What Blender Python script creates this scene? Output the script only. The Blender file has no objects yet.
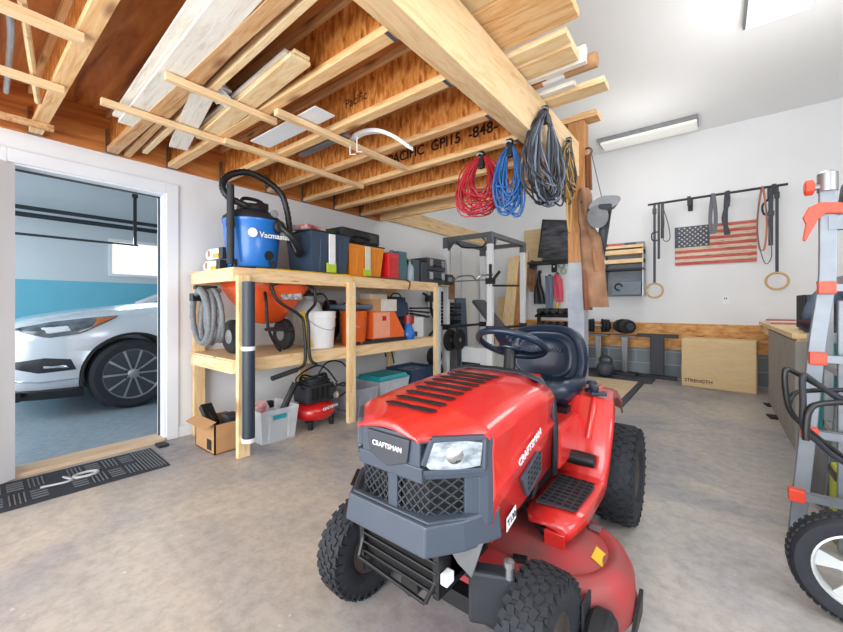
import bpy, bmesh, math, random
from mathutils import Vector, Matrix
random.seed(7)
S = bpy.context.scene
COL = S.collection
# ---------------------------------------------------------------- camera
YAW = math.radians(38.1); FPX = 374.0; CAMZ = 1.12; HOR = 305.0
cd = bpy.data.cameras.new('camera'); cam = bpy.data.objects.new('camera', cd); COL.objects.link(cam)
cam.location = (0, 0, CAMZ); cam.rotation_euler = (math.pi/2, 0, YAW)
cd.sensor_width = 36.0; cd.lens = 36.0*FPX/843.0; cd.shift_y = -(316.0-HOR)/843.0; cd.clip_start = .05
S.camera = cam
# ---------------------------------------------------------------- light
S.view_settings.view_transform = 'Standard'; S.view_settings.look = 'None'
S.view_settings.exposure = 0.34; S.view_settings.gamma = 1.0; S.view_settings.use_curve_mapping = False
w = bpy.data.worlds.new('world'); S.world = w; w.use_nodes = True
w.node_tree.nodes['Background'].inputs[0].default_value = (.90, .95, 1, 1)
w.node_tree.nodes['Background'].inputs[1].default_value = 1.5
def area(name, loc, rot, sx, sy, power, color=(1, 1, 1)):
    l = bpy.data.lights.new(name, 'AREA'); l.shape = 'RECTANGLE'; l.size = sx; l.size_y = sy; l.energy = power; l.color = color
    o = bpy.data.objects.new(name, l); COL.objects.link(o); o.location = loc; o.rotation_euler = rot; return o
R = math.radians
area('daylight_open_garage_door', (-1.0, -2.6, 1.3), (R(90), 0, 0), 5.0, 2.4, 210, (.93, .97, 1))
def bulb(name, loc, p):
    l = bpy.data.lights.new(name, 'POINT'); l.energy = p; l.shadow_soft_size = .35; l.color = (1, .97, .93); o = bpy.data.objects.new(name, l); COL.objects.link(o); o.location = loc
bulb('fluorescent_back', (-.80, 5.6, 2.85), 17)
bulb('fluorescent_front', (.42, 4.05, 2.9), 26)
bulb('point_near', (.45, 1.2, 2.9), 15)  # soft point lamp; no fixture modelled above it
area('right_wall_fill', (1.82, 1.2, 1.7), (0, R(90), 0), 1.2, 1.6, 22, (.93, .97, 1))  # unseen side fill added together with the assumed right wall window
area('window_daylight_car_bay', (-7.5, 2.0, 1.95), (0, R(-90), 0), .5, .7, 25, (.9, .96, 1))
area('car_bay_fill', (-6.0, -1.7, 1.5), (R(90), 0, 0), 3.0, 2.0, 70, (.85, .94, 1))  # unseen fill added to brighten the car bay
# ---------------------------------------------------------------- helpers
def P(u, v, axis, c):
    a = (u-421.5)/FPX
    d = (-math.sin(YAW)+a*math.cos(YAW), math.cos(YAW)+a*math.sin(YAW), (HOR-v)/FPX)
    o = (0, 0, CAMZ); t = (c-o[axis])/d[axis]
    return Vector([o[i]+t*d[i] for i in range(3)])
def PD(u, v, f):
    a = (u-421.5)/FPX
    return Vector((f*(-math.sin(YAW)+a*math.cos(YAW)), f*(math.cos(YAW)+a*math.sin(YAW)), CAMZ+f*(HOR-v)/FPX))
def nmat(name):
    m = bpy.data.materials.new(name); m.use_nodes = True
    return m, m.node_tree.nodes, m.node_tree.links, m.node_tree.nodes['Principled BSDF']
def hexc(h):
    v = [int(h[i:i+2], 16)/255 for i in (0, 2, 4)]
    return tuple((x/12.92 if x <= .04045 else ((x+.055)/1.055)**2.4) for x in v)+(1,)
def setc(b, c, rough, metal): 
    b.inputs['Base Color'].default_value = c; b.inputs['Roughness'].default_value = rough; b.inputs['Metallic'].default_value = metal
def mat(h, rough=.5, metal=0., var=.12, scale=12., bump=0., stretch=(1, 1, 1), h2=None, coat=0., alpha=1., trans=0., name=None, detail=4, lo=.3, hi=.7):
    """noise-varied procedural surface"""
    m, N, L, b = nmat(name or 'surface_'+h)
    c1 = hexc(h); c2 = hexc(h2) if h2 else tuple(x*(1-var) for x in c1[:3])+(1,)
    setc(b, c1, rough, metal)
    tc = N.new('ShaderNodeTexCoord'); mp = N.new('ShaderNodeMapping'); mp.inputs['Scale'].default_value = stretch
    L.new(tc.outputs['Object'], mp.inputs[0])
    n = N.new('ShaderNodeTexNoise'); n.inputs['Scale'].default_value = scale; n.inputs['Detail'].default_value = detail
    L.new(mp.outputs[0], n.inputs['Vector'])
    r = N.new('ShaderNodeValToRGB'); r.color_ramp.elements[0].position = lo; r.color_ramp.elements[1].position = hi
    r.color_ramp.elements[0].color = c2; r.color_ramp.elements[1].color = c1
    L.new(n.outputs['Fac'], r.inputs[0]); L.new(r.outputs[0], b.inputs['Base Color'])
    if bump:
        bp = N.new('ShaderNodeBump'); bp.inputs['Strength'].default_value = bump; bp.inputs['Distance'].default_value = .01
        L.new(n.outputs['Fac'], bp.inputs['Height']); L.new(bp.outputs[0], b.inputs['Normal'])
    if coat: b.inputs['Coat Weight'].default_value = coat; b.inputs['Coat Roughness'].default_value = .08
    if trans: b.inputs['Transmission Weight'].default_value = trans
    if alpha < 1: b.inputs['Alpha'].default_value = alpha
    return m
def emis(h, s):
    m, N, L, b = nmat('glow_surface'); setc(b, hexc(h), .4, 0)
    b.inputs['Emission Color'].default_value = hexc(h); b.inputs['Emission Strength'].default_value = s; return m
def woodmat(name, stops, scale=2.0, stretch=(1, 8, 8), rough=.6, knots=True, osb=False):
    m, N, L, b = nmat(name); setc(b, hexc(stops[0]), rough, 0)
    tc = N.new('ShaderNodeTexCoord'); mp = N.new('ShaderNodeMapping'); mp.inputs['Scale'].default_value = stretch
    L.new(tc.outputs['Object'], mp.inputs[0])
    n = N.new('ShaderNodeTexNoise'); n.inputs['Scale'].default_value = scale; n.inputs['Detail'].default_value = 8; n.inputs['Distortion'].default_value = 1.2 if not osb else .4
    n.inputs['Roughness'].default_value = .62
    L.new(mp.outputs[0], n.inputs['Vector'])
    r = N.new('ShaderNodeValToRGB'); e = r.color_ramp.elements
    k = len(stops)
    e[0].position = .3; e[0].color = hexc(stops[0]); e[1].position = .72; e[1].color = hexc(stops[-1])
    for i in range(1, k-1):
        x = e.new(.3+.42*i/(k-1)); x.color = hexc(stops[i])
    L.new(n.outputs['Fac'], r.inputs[0]); out = r.outputs[0]
    if knots:
        v = N.new('ShaderNodeTexVoronoi'); v.inputs['Scale'].default_value = 2.2
        mp2 = N.new('ShaderNodeMapping'); mp2.inputs['Scale'].default_value = tuple(.35+.08*s for s in stretch); L.new(tc.outputs['Object'], mp2.inputs[0]); L.new(mp2.outputs[0], v.inputs['Vector'])
        rr = N.new('ShaderNodeValToRGB'); rr.color_ramp.elements[0].position = .03; rr.color_ramp.elements[1].position = .09
        rr.color_ramp.elements[0].color = (.28, .14, .07, 1); rr.color_ramp.elements[1].color = (1, 1, 1, 1)
        L.new(v.outputs['Distance'], rr.inputs[0])
        mx = N.new('ShaderNodeMix'); mx.data_type = 'RGBA'; mx.blend_type = 'MULTIPLY'; mx.inputs['Factor'].default_value = .8
        L.new(out, mx.inputs['A']); L.new(rr.outputs[0], mx.inputs['B']); out = mx.outputs['Result']
    L.new(out, b.inputs['Base Color'])
    bp = N.new('ShaderNodeBump'); bp.inputs['Strength'].default_value = .25; bp.inputs['Distance'].default_value = .004
    L.new(n.outputs['Fac'], bp.inputs['Height']); L.new(bp.outputs[0], b.inputs['Normal'])
    return m
class MB:
    def __init__(s): s.bm = bmesh.new()
    def _v(s, pts): return [s.bm.verts.new(p) for p in pts]
    def box(s, c, d, rot=None, taper=1.0, bev=0.):
        M = rot if rot is not None else Matrix.Identity(3)
        if not isinstance(M, Matrix): M = Matrix.Rotation(M, 3, 'Z')
        x, y, z = d[0]/2, d[1]/2, d[2]/2; c = Vector(c)
        if bev > 0:
            t = bmesh.new(); vs = [t.verts.new((sx*x*(taper if sz < 0 else 1), sy*y*(taper if sz < 0 else 1), sz*z)) for sz in (-1, 1) for sy in (-1, 1) for sx in (-1, 1)]
            for f in ((0, 2, 3, 1), (4, 5, 7, 6), (0, 1, 5, 4), (2, 6, 7, 3), (0, 4, 6, 2), (1, 3, 7, 5)): t.faces.new([vs[i] for i in f])
            bmesh.ops.bevel(t, geom=t.edges[:]+t.verts[:], offset=bev, segments=2, affect='EDGES', profile=.6)
            mp = {}
            for v in t.verts: mp[v] = s.bm.verts.new(M @ v.co + c)
            for f in t.faces: s.bm.faces.new([mp[v] for v in f.verts])
            t.free(); return s
        vs = s._v([M @ Vector((sx*x*(taper if sz < 0 else 1), sy*y*(taper if sz < 0 else 1), sz*z)) + c for sz in (-1, 1) for sy in (-1, 1) for sx in (-1, 1)])
        for f in ((0, 2, 3, 1), (4, 5, 7, 6), (0, 1, 5, 4), (2, 6, 7, 3), (0, 4, 6, 2), (1, 3, 7, 5)): s.bm.faces.new([vs[i] for i in f])
        return s
    def bb(s, x0, x1, y0, y1, z0, z1, bev=0.): return s.box(((x0+x1)/2, (y0+y1)/2, (z0+z1)/2), (abs(x1-x0), abs(y1-y0), abs(z1-z0)), bev=bev)
    def tube(s, pts, r, n=8, closed=False, caps=True):
        pts = [Vector(p) for p in pts]; rings = []; k = len(pts); up = None
        for i, p in enumerate(pts):
            a = pts[(i-1) % k] if (i > 0 or closed) else p; b = pts[(i+1) % k] if (i < k-1 or closed) else p
            t = (b-a)
            if t.length < 1e-9: t = Vector((0, 0, 1))
            t.normalize()
            if up is None: up = Vector((0, 0, 1)) if abs(t.z) < .9 else Vector((1, 0, 0))
            x = t.cross(up)
            if x.length < 1e-5: x = t.orthogonal()
            x.normalize(); y = x.cross(t).normalized(); up = y
            rr = r[i] if isinstance(r, (list, tuple)) else r
            rings.append(s._v([p + x*math.cos(2*math.pi*j/n)*rr + y*math.sin(2*math.pi*j/n)*rr for j in range(n)]))
        for i in range(k if closed else k-1):
            A, B = rings[i], rings[(i+1) % k]
            for j in range(n): s.bm.faces.new((A[j], A[(j+1) % n], B[(j+1) % n], B[j]))
        if not closed and caps: s.bm.faces.new(rings[0][::-1]); s.bm.faces.new(rings[-1])
        return s
    def bar(s, a, b, w_, h_):
        a = Vector(a); b = Vector(b); d = b-a; L_ = d.length; t = d.normalized()
        up = Vector((0, 0, 1)) if abs(t.z) < .95 else Vector((0, 1, 0))
        x = t.cross(up).normalized(); y = x.cross(t).normalized()
        return s.box((a+b)/2, (L_, w_, h_), Matrix((t, x, y)).transposed())
    def lathe(s, prof, c=(0, 0, 0), axis='Z', n=24, M=None, cap=False):
        c = Vector(c); rings = []
        for r, h in prof:
            ring = []
            for j in range(n):
                t = 2*math.pi*j/n; q = (r*math.cos(t), r*math.sin(t), h)
                if axis == 'X': q = (h, q[0], q[1])
                elif axis == 'Y': q = (q[0], h, q[1])
                q = Vector(q)
                if M is not None: q = M @ q
                ring.append(q+c)
            rings.append(s._v(ring))
        for i in range(len(prof)-1):
            for j in range(n):
                s.bm.faces.new((rings[i][j], rings[i][(j+1) % n], rings[i+1][(j+1) % n], rings[i+1][j]))
        if prof[0][0] > 1e-6 and prof[-1][0] > 1e-6 and not cap:
            for j in range(n): s.bm.faces.new((rings[-1][j], rings[-1][(j+1) % n], rings[0][(j+1) % n], rings[0][j])) if len(prof) > 2 else None
            return s
        if prof[0][0] > 1e-6: s.bm.faces.new(rings[0][::-1])
        if prof[-1][0] > 1e-6: s.bm.faces.new(rings[-1])
        return s
    def prism(s, poly, off, M=None):
        """poly: list of 3D points; off: extrusion vector"""
        a = [Vector(p) for p in poly]; off = Vector(off)
        A = s._v(a); B = s._v([p+off for p in a]); n = len(a)
        s.bm.faces.new(A[::-1]); s.bm.faces.new(B)
        for i in range(n): s.bm.faces.new((A[i], A[(i+1) % n], B[(i+1) % n], B[i]))
        return s
    def loft(s, secs, closed=False, caps=False, thick=0):
        R_ = [s._v(q) for q in secs]; n = len(secs[0])
        for i in range(len(R_)-1):
            for j in range(n if closed else n-1):
                s.bm.faces.new((R_[i][j], R_[i][(j+1) % n], R_[i+1][(j+1) % n], R_[i+1][j]))
        if caps: s.bm.faces.new(R_[0][::-1]); s.bm.faces.new(R_[-1])
        return s
    def ribbon(s, plan, z0, z1, th, top_in=0.):
        """vertical band that follows a plan polyline, thickness th to the inside"""
        n = len(plan); nor = []
        for i in range(n):
            a = Vector(plan[max(0, i-1)]); b = Vector(plan[min(n-1, i+1)]); t = (b-a).normalized(); nor.append(Vector((-t.y, t.x)))
        secs = []
        for i in range(n):
            p = Vector(plan[i]); q = p+nor[i]*th; pt = p+nor[i]*top_in; qt = q+nor[i]*top_in
            secs.append([(p.x, p.y, z0), (q.x, q.y, z0), (qt.x, qt.y, z1), (pt.x, pt.y, z1)])
        return s.loft(secs, closed=True, caps=True)
    def build(s, name, m, parent=None, smooth=None, bev=0., sub=0, solid=0.):
        bm = s.bm; bmesh.ops.remove_doubles(bm, verts=bm.verts[:], dist=1e-6); bmesh.ops.recalc_face_normals(bm, faces=bm.faces[:])
        me = bpy.data.meshes.new(name); bm.to_mesh(me); bm.free(); me.materials.append(m)
        o = bpy.data.objects.new(name, me); COL.objects.link(o)
        if parent is not None: o.parent = parent
        if smooth is not None:
            me.polygons.foreach_set('use_smooth', [True]*len(me.polygons))
            try: me.set_sharp_from_angle(angle=R(smooth))
            except Exception: pass
        if solid: md = o.modifiers.new('solid', 'SOLIDIFY'); md.thickness = solid; md.offset = 0
        if bev: md = o.modifiers.new('bevel', 'BEVEL'); md.width = bev; md.segments = 2; md.limit_method = 'ANGLE'; md.angle_limit = R(40)
        if sub: md = o.modifiers.new('sub', 'SUBSURF'); md.levels = sub; md.render_levels = sub
        return o
def tag(o, label, cat, group=None):
    o['label'] = label; o['category'] = cat
    if group: o['group'] = group
    return o
def thing(name, label, cat, loc=(0, 0, 0), rz=0, group=None):
    o = bpy.data.objects.new(name, None); COL.objects.link(o); o.location = loc; o.rotation_euler = (0, 0, rz); o.empty_display_size = .05
    return tag(o, label, cat, group)
def struct(o): o['kind'] = 'structure'; return o
def dup(root, loc, rz=None, label=None):
    r = root.copy(); COL.objects.link(r); r.location = loc
    if rz is not None: r.rotation_euler = (0, 0, rz)
    if label: r['label'] = label
    for ch in list(root.children):
        c = ch.copy(); COL.objects.link(c); c.parent = r
        for g in list(ch.children):
            d = g.copy(); COL.objects.link(d); d.parent = c
    return r
def text(name, s_, size, m, parent, loc, rot, ext=.0012, sx=1., bold=0.):
    cu = bpy.data.curves.new(name, 'FONT'); cu.body = s_; cu.size = size; cu.extrude = ext; cu.align_x = 'CENTER'; cu.align_y = 'CENTER'; cu.offset = bold
    t = bpy.data.objects.new('tmp', cu); COL.objects.link(t); bpy.context.view_layer.update()
    me = bpy.data.meshes.new_from_object(t.evaluated_get(bpy.context.evaluated_depsgraph_get()))
    bpy.data.objects.remove(t); me.materials.clear(); me.materials.append(m)
    o = bpy.data.objects.new(name, me); COL.objects.link(o); o.location = loc; o.scale = (sx, 1, 1)
    o.rotation_euler = rot if not isinstance(rot, Matrix) else rot.to_euler()
    if parent is not None: o.parent = parent
    return o
def axes(xdir, ydir):
    """rotation whose local x and y run along the given directions"""
    x = Vector(xdir).normalized(); y = Vector(ydir); y = (y-x*y.dot(x)).normalized(); z = x.cross(y)
    return Matrix((x, y, z)).transposed()
def arc(c, r, a0, a1, n, plane='XZ', ry=None):
    ry = ry or r; out = []
    for i in range(n+1):
        t = a0+(a1-a0)*i/n; p, q = r*math.cos(t), ry*math.sin(t)
        out.append(Vector(c)+Vector({'XZ': (p, 0, q), 'YZ': (0, p, q), 'XY': (p, q, 0)}[plane]))
    return out
def smoothpath(pts, k=6):
    pts = [Vector(p) for p in pts]; out = []
    for i in range(len(pts)-1):
        p0 = pts[max(0, i-1)]; p1 = pts[i]; p2 = pts[i+1]; p3 = pts[min(len(pts)-1, i+2)]
        for j in range(k):
            t = j/k; out.append(.5*((2*p1)+(p2-p0)*t+(2*p0-5*p1+4*p2-p3)*t*t+(3*p1-p0-3*p2+p3)*t**3))
    out.append(pts[-1]); return out
# ---------------------------------------------------------------- materials
WHITEWALL = mat('E6E7E9', .85, var=.05, scale=1.5, name='white_wall_paint', bump=.05)
WHITETRIM = mat('E4E8EE', .45, var=.04, scale=3, name='white_trim_paint')
PINE = woodmat('pale_pine', ['CFA672', 'E0BE8E', 'EACCA0', 'D8B27C'], 2.2, (9, 1.2, 9))
PINEX = woodmat('pale_pine_lengthwise', ['D3A86F', 'E6C593', 'EED7AE', 'DDB67E'], 2.2, (1.2, 9, 9))
FLANGE = woodmat('joist_flange_lumber', ['C38D55', 'DFAF76', 'E9C592', 'D6A36A'], 2.2, (1.2, 12, 12))
OLDPINE = woodmat('weathered_reddish_lumber', ['A56F48', 'C4935F', 'D5AE80', 'B58055'], 2.2, (1.2, 12, 12))
WHITEWOOD = woodmat('whitewashed_trim_lumber', ['CBBFAE', 'E6DFD2', 'EFEAE0', 'D9CDBB'], 2.5, (1.2, 14, 14), knots=False)
PINEZ = woodmat('pale_pine_upright', ['D2A76E', 'E3C08C', 'EDD3A6', 'DDB67E'], 2.2, (9, 9, 1.2))
POSTW = woodmat('orange_brown_post_wood', ['8A5A36', 'A9713F', 'BC8750', '9C6B45'], 2.5, (9, 9, 1.2))
PLYUNDER = woodmat('orange_brown_plywood', ['8A4A20', 'BB7235', 'D08A48', 'DDA062'], 1.6, (.6, 7, 7))
OSB = woodmat('orange_osb', ['6E300C', 'C06F2A', 'E0974A', 'EDB673'], 10, (3.2, 1, 1.0), knots=False, osb=True)
OSBW = woodmat('wainscot_osb', ['A0632B', 'C98A48', 'DBA665', 'E3B679'], 7, (1, 1, 3), knots=False, osb=True)
PLYBOX = woodmat('birch_plywood', ['D2B384', 'D8BB8C', 'DDC294', 'D4B686'], 2.0, (2, 2, 9), knots=False)
BLACK = mat('17181B', .45, var=.3, name='black_plastic'); MBLACK = mat('1B1C20', .7, var=.3, name='matte_black_rubber', scale=30)
DGREY = mat('3A3E45', .5, var=.2, name='dark_grey_plastic'); SLATE = mat('46515F', .42, var=.12, name='slate_grey_plastic')
CHAR = mat('272A30', .6, var=.25, name='charcoal')
GREYM = mat('9A9DA1', .35, metal=.7, var=.15, name='grey_metal'); ALU = mat('7F858C', .4, metal=.4, var=.12, scale=20, name='brushed_aluminium')
CHROME = mat('D0D3D6', .15, metal=.95, name='chrome'); WHITEP = mat('E9EBEC', .4, var=.05, name='white_plastic')
RED = mat('C8171B', .26, var=.08, scale=3, coat=.6, name='glossy_red_paint'); ORANGE = mat('E8641D', .4, var=.1, name='orange_plastic')
ORANGER = mat('E2462B', .4, var=.1, name='orange_red_plastic'); YELLOW = mat('DEB62B', .45, name='yellow_plastic')
BLUE = mat('1E6FBE', .35, var=.12, name='blue_plastic'); TEAL = mat('1B9AA6', .4, name='teal_plastic'); NAVY = mat('28405F', .45, name='navy_plastic')
CARD = mat('B88C60', .8, var=.1, name='brown_cardboard'); CLEARP = mat('EAF0F6', .3, var=.08, name='clear_plastic', alpha=.42, scale=6)
YGREEN = mat('B7CB2E', .5, name='yellow_green'); BROWNL = mat('A17A5C', .8, var=.3, scale=6, bump=.3, name='tan_leather', h2='6E4D36')
# ================================================================ STRUCTURE
def floor_mat(name, cols, base_rough=.55):
    m, N, L, b = nmat(name); tc = N.new('ShaderNodeTexCoord')
    n1 = N.new('ShaderNodeTexNoise'); n1.inputs['Scale'].default_value = .9; n1.inputs['Detail'].default_value = 9; n1.inputs['Roughness'].default_value = .62; n1.inputs['Distortion'].default_value = .8
    L.new(tc.outputs['Object'], n1.inputs['Vector'])
    r1 = N.new('ShaderNodeValToRGB'); e = r1.color_ramp.elements; e[0].position = .3; e[0].color = hexc(cols[0]); e[1].position = .7; e[1].color = hexc(cols[3])
    x = e.new(.43); x.color = hexc(cols[1]); x = e.new(.56); x.color = hexc(cols[2])
    L.new(n1.outputs['Fac'], r1.inputs[0])
    n2 = N.new('ShaderNodeTexNoise'); n2.inputs['Scale'].default_value = 16; n2.inputs['Detail'].default_value = 8; n2.inputs['Roughness'].default_value = .75
    L.new(tc.outputs['Object'], n2.inputs['Vector'])
    r2 = N.new('ShaderNodeValToRGB'); r2.color_ramp.elements[0].position = .25; r2.color_ramp.elements[0].color = (.55, .52, .49, 1); r2.color_ramp.elements[1].position = .58; r2.color_ramp.elements[1].color = (1, 1, 1, 1)
    L.new(n2.outputs['Fac'], r2.inputs[0])
    mx = N.new('ShaderNodeMix'); mx.data_type = 'RGBA'; mx.blend_type = 'MULTIPLY'; mx.inputs['Factor'].default_value = .8
    L.new(r1.outputs[0], mx.inputs['A']); L.new(r2.outputs[0], mx.inputs['B'])
    # pale paint flecks
    v = N.new('ShaderNodeTexVoronoi'); v.inputs['Scale'].default_value = 13; L.new(tc.outputs['Object'], v.inputs['Vector'])
    r3 = N.new('ShaderNodeValToRGB'); r3.color_ramp.elements[0].position = .06; r3.color_ramp.elements[0].color = (1, 1, 1, 1); r3.color_ramp.elements[1].position = .11; r3.color_ramp.elements[1].color = (0, 0, 0, 1)
    L.new(v.outputs['Distance'], r3.inputs[0])
    n3 = N.new('ShaderNodeTexNoise'); n3.inputs['Scale'].default_value = 2.3; L.new(tc.outputs['Object'], n3.inputs['Vector'])
    r4 = N.new('ShaderNodeValToRGB'); r4.color_ramp.elements[0].position = .5; r4.color_ramp.elements[1].position = .62; r4.color_ramp.elements[1].color = (.65, .65, .65, 1); L.new(n3.outputs['Fac'], r4.inputs[0])
    mm = N.new('ShaderNodeMath'); mm.operation = 'MULTIPLY'; L.new(r3.outputs[0], mm.inputs[0]); L.new(r4.outputs[0], mm.inputs[1])
    m2 = N.new('ShaderNodeMix'); m2.data_type = 'RGBA'; L.new(mm.outputs[0], m2.inputs['Factor']); L.new(mx.outputs['Result'], m2.inputs['A']); m2.inputs['B'].default_value = hexc('DCD8CE')
    L.new(m2.outputs['Result'], b.inputs['Base Color'])
    b.inputs['Roughness'].default_value = base_rough
    bp = N.new('ShaderNodeBump'); bp.inputs['Strength'].default_value = .15; bp.inputs['Distance'].default_value = .004; L.new(n2.outputs['Fac'], bp.inputs['Height']); L.new(bp.outputs[0], b.inputs['Normal'])
    return m
FLOORM = floor_mat('stained_concrete', ['7F7F87', 'A09FA2', 'B6B0A8', 'CDC4B3'], .42)
FLOORB = floor_mat('cool_grey_concrete', ['7D8B95', '93A2AD', '95A3AE', '9CAAB2'], .4)
WX = -3.58; BY = 6.9; RX = 1.9; CZ = 3.7
struct(MB().bb(WX-.0, RX+.15, -2.7, BY+.15, -.12, 0).build('floor', FLOORM))
struct(MB().bb(-8.3, WX-.001, -2.2, 5.5, -.12, 0).build('floor', FLOORB))
DY0, DY1, DZ = .26, 1.12, 2.03
wl = MB(); T = .16
wl.bb(WX-T, WX, -2.7, DY0-.03, 0, CZ); wl.bb(WX-T, WX, DY1+.03, BY, 0, CZ); wl.bb(WX-T, WX, DY0-.03, DY1+.03, DZ+.03, CZ)
struct(wl.build('wall_left', WHITEWALL))
struct(MB().bb(WX-T, RX+.15, BY, BY+.15, .84, CZ).build('wall_back', WHITEWALL))
struct(MB().bb(RX, RX+.15, -2.7, BY, 0, CZ).build('wall_right', WHITEWALL))
struct(MB().bb(WX, RX+.15, -2.7, BY, CZ, CZ+.1).build('ceiling', mat('EDEFF0', .9, var=.04, scale=1, name='ceiling_paint')))
# block footing and osb band on the back wall
bm_, N, L, b = nmat('grey_concrete_block'); b.inputs['Roughness'].default_value = .85
tc = N.new('ShaderNodeTexCoord'); mp = N.new('ShaderNodeMapping'); mp.inputs['Rotation'].default_value = (R(90), 0, 0); L.new(tc.outputs['Object'], mp.inputs[0])
br = N.new('ShaderNodeTexBrick'); L.new(mp.outputs[0], br.inputs['Vector']); br.inputs['Scale'].default_value = 1; br.inputs['Brick Width'].default_value = .4; br.inputs['Row Height'].default_value = .2; br.inputs['Mortar Size'].default_value = .006
br.inputs['Color1'].default_value = hexc('6F7881'); br.inputs['Color2'].default_value = hexc('858C92'); br.inputs['Mortar'].default_value = hexc('A9ACAC'); L.new(br.outputs[0], b.inputs['Base Color'])
struct(MB().bb(WX, RX, BY-.02, BY+.15, 0, .44).build('wall_back', bm_))
struct(MB().bb(WX, RX, BY-.035, BY+.15, .44, .84).build('trim_back', OSBW))
# door frame of the opening to the car bay
fr = MB()
fr.bb(WX-T, WX+.0, DY0-.03, DY0, 0, DZ); fr.bb(WX-T, WX+.0, DY1, DY1+.03, 0, DZ); fr.bb(WX-T, WX+.0, DY0-.03, DY1+.03, DZ, DZ+.03)
for y0, y1 in ((DY0-.10, DY0-.012), (DY1+.012, DY1+.10)):
    fr.bb(WX, WX+.018, y0, y1, 0, DZ+.10, bev=.004)
fr.bb(WX, WX+.018, DY0-.012, DY1+.012, DZ+.012, DZ+.10, bev=.004)
struct(fr.build('trim_1', WHITETRIM))
struct(MB().bb(WX-T, WX+.03, DY0, DY1, 0, .025).build('trim_2', woodmat('threshold_wood', ['B89B7C', 'CDB395', 'D8C2A6'], 2, (9, 1, 9), knots=False)))
struct(MB().bb(WX, WX+.012, DY1+.10, 6.85, 0, .09).build('baseboard_left', WHITETRIM))
sb = MB().bb(WX-T+.05, WX-T+.065, DY1-.012, DY1, 0, DZ); sb.bb(WX-T+.05, WX-T+.065, DY0, DY1, DZ-.012, DZ)
struct(sb.build('trim_3', DGREY))
# open door leaf swung back toward the camera on the left
dr = thing('door_1', 'white panelled door leaf swung open at the left edge', 'door', (WX+.03, DY0-.005, 0), R(35)); dr['kind'] = 'structure'
dl = MB().bb(0, .04, -.80, 0, .012, DZ-.01)
for z0, z1 in ((.2, .85), (1.0, 1.85)):
    for y0, y1 in ((-.70, -.44), (-.36, -.10)): dl.bb(.037, .048, y0, y1, z0, z1, bev=.005)
dl.build('door_leaf', WHITETRIM, dr)
kn = MB(); kn.lathe([(.02, 0), (.012, .02), (.028, .045), (.02, .065), (0, .068)], (.04, -.74, 1.0), 'X', 16); kn.build('door_handle', CHROME, dr, smooth=40)
# ------------------------------------------------------------- car bay beyond the door
BX = -8.0
WALLU = mat('C4CCD0', .85, var=.06, scale=1.5, name='grey_upper_wall'); WALLB = mat('6CB6CC', .8, var=.12, scale=2, name='blue_lower_wall')
struct(MB().bb(BX-.15, BX, -2.2, 2.62-.9+.04, 1.5, 3.1).build('wall_bay', WALLU)) if False else None
wy0, wy1, wz0, wz1 = 1.74, 2.5, 1.65, 2.2
wb = MB(); wb.bb(BX-.15, BX, -2.2, wy0, 1.5, 3.1); wb.bb(BX-.15, BX, wy1, 5.5, 1.5, 3.1); wb.bb(BX-.15, BX, wy0, wy1, 1.5, wz0); wb.bb(BX-.15, BX, wy0, wy1, wz1, 3.1)
struct(wb.build('wall_bay_far', WALLU)); struct(MB().bb(BX-.15, BX+.003, -2.2, 5.5, 0, 1.5).build('wall_bay_far', WALLB))
struct(MB().bb(BX-.15, WX-T, 5.4, 5.5, 0, 3.1).build('wall_bay_end', WALLU))
struct(MB().bb(BX-.15, WX-T, -2.2, 5.5, 3.1, 3.2).build('ceiling', mat('B9C4CC', .9, name='bay_ceiling_paint')))
win = struct(tag(MB().bb(BX-.12, BX-.10, wy0, wy1, wz0, wz1).build('window_1', mat('F3F4F4', .3, name='pale_window_glass')), 'small bright window behind white blinds in the car bay', 'window'))
fw = MB(); fw.bb(BX-.03, BX+.02, wy0-.04, wy0, wz0-.04, wz1+.04); fw.bb(BX-.03, BX+.02, wy1, wy1+.04, wz0-.04, wz1+.04); fw.bb(BX-.03, BX+.02, wy0, wy1, wz1, wz1+.04); fw.bb(BX-.03, BX+.03, wy0, wy1, wz0-.04, wz0)
fw.build('window_frame', WHITETRIM, win)
bl = MB()
for k in range(22): bl.box((BX-.05, (wy0+wy1)/2, wz0+.012+k*.025), (.022, wy1-wy0-.01, .003), Matrix.Rotation(R(62), 3, 'Y'))
bl.build('blind', emis('FFF6EA', .55), win)  # slats emit light themselves, standing for daylight behind them
tr = MB(); 
for z, t_ in ((2.50, .05), (2.40, .06)): tr.bb(BX+.3, BX+.36, -1.9, 5.0, z-t_/2, z+t_/2)
tr.tube([(BX+.45, -1.9, 2.36), (BX+.45, 5.0, 2.36)], .012)
t = thing('garage_door_track', 'dark horizontal overhead door tracks running along the car bay wall', 'track'); tr.build('rail', CHAR, t)
hb = MB(); a_ = P(135, 190, 0, BX+.6)
hb.bb(BX+.58, BX+.62, a_.y-.02, a_.y+.02, 2.09, 3.1); hb.bb(BX+.58, BX+.62, -1.5, a_.y+.04, 2.07, 2.10); hb.box((BX+.6, a_.y, 2.98), (.06, .07, .24)); hb.build('hanger_strut', CHAR, t)
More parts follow.
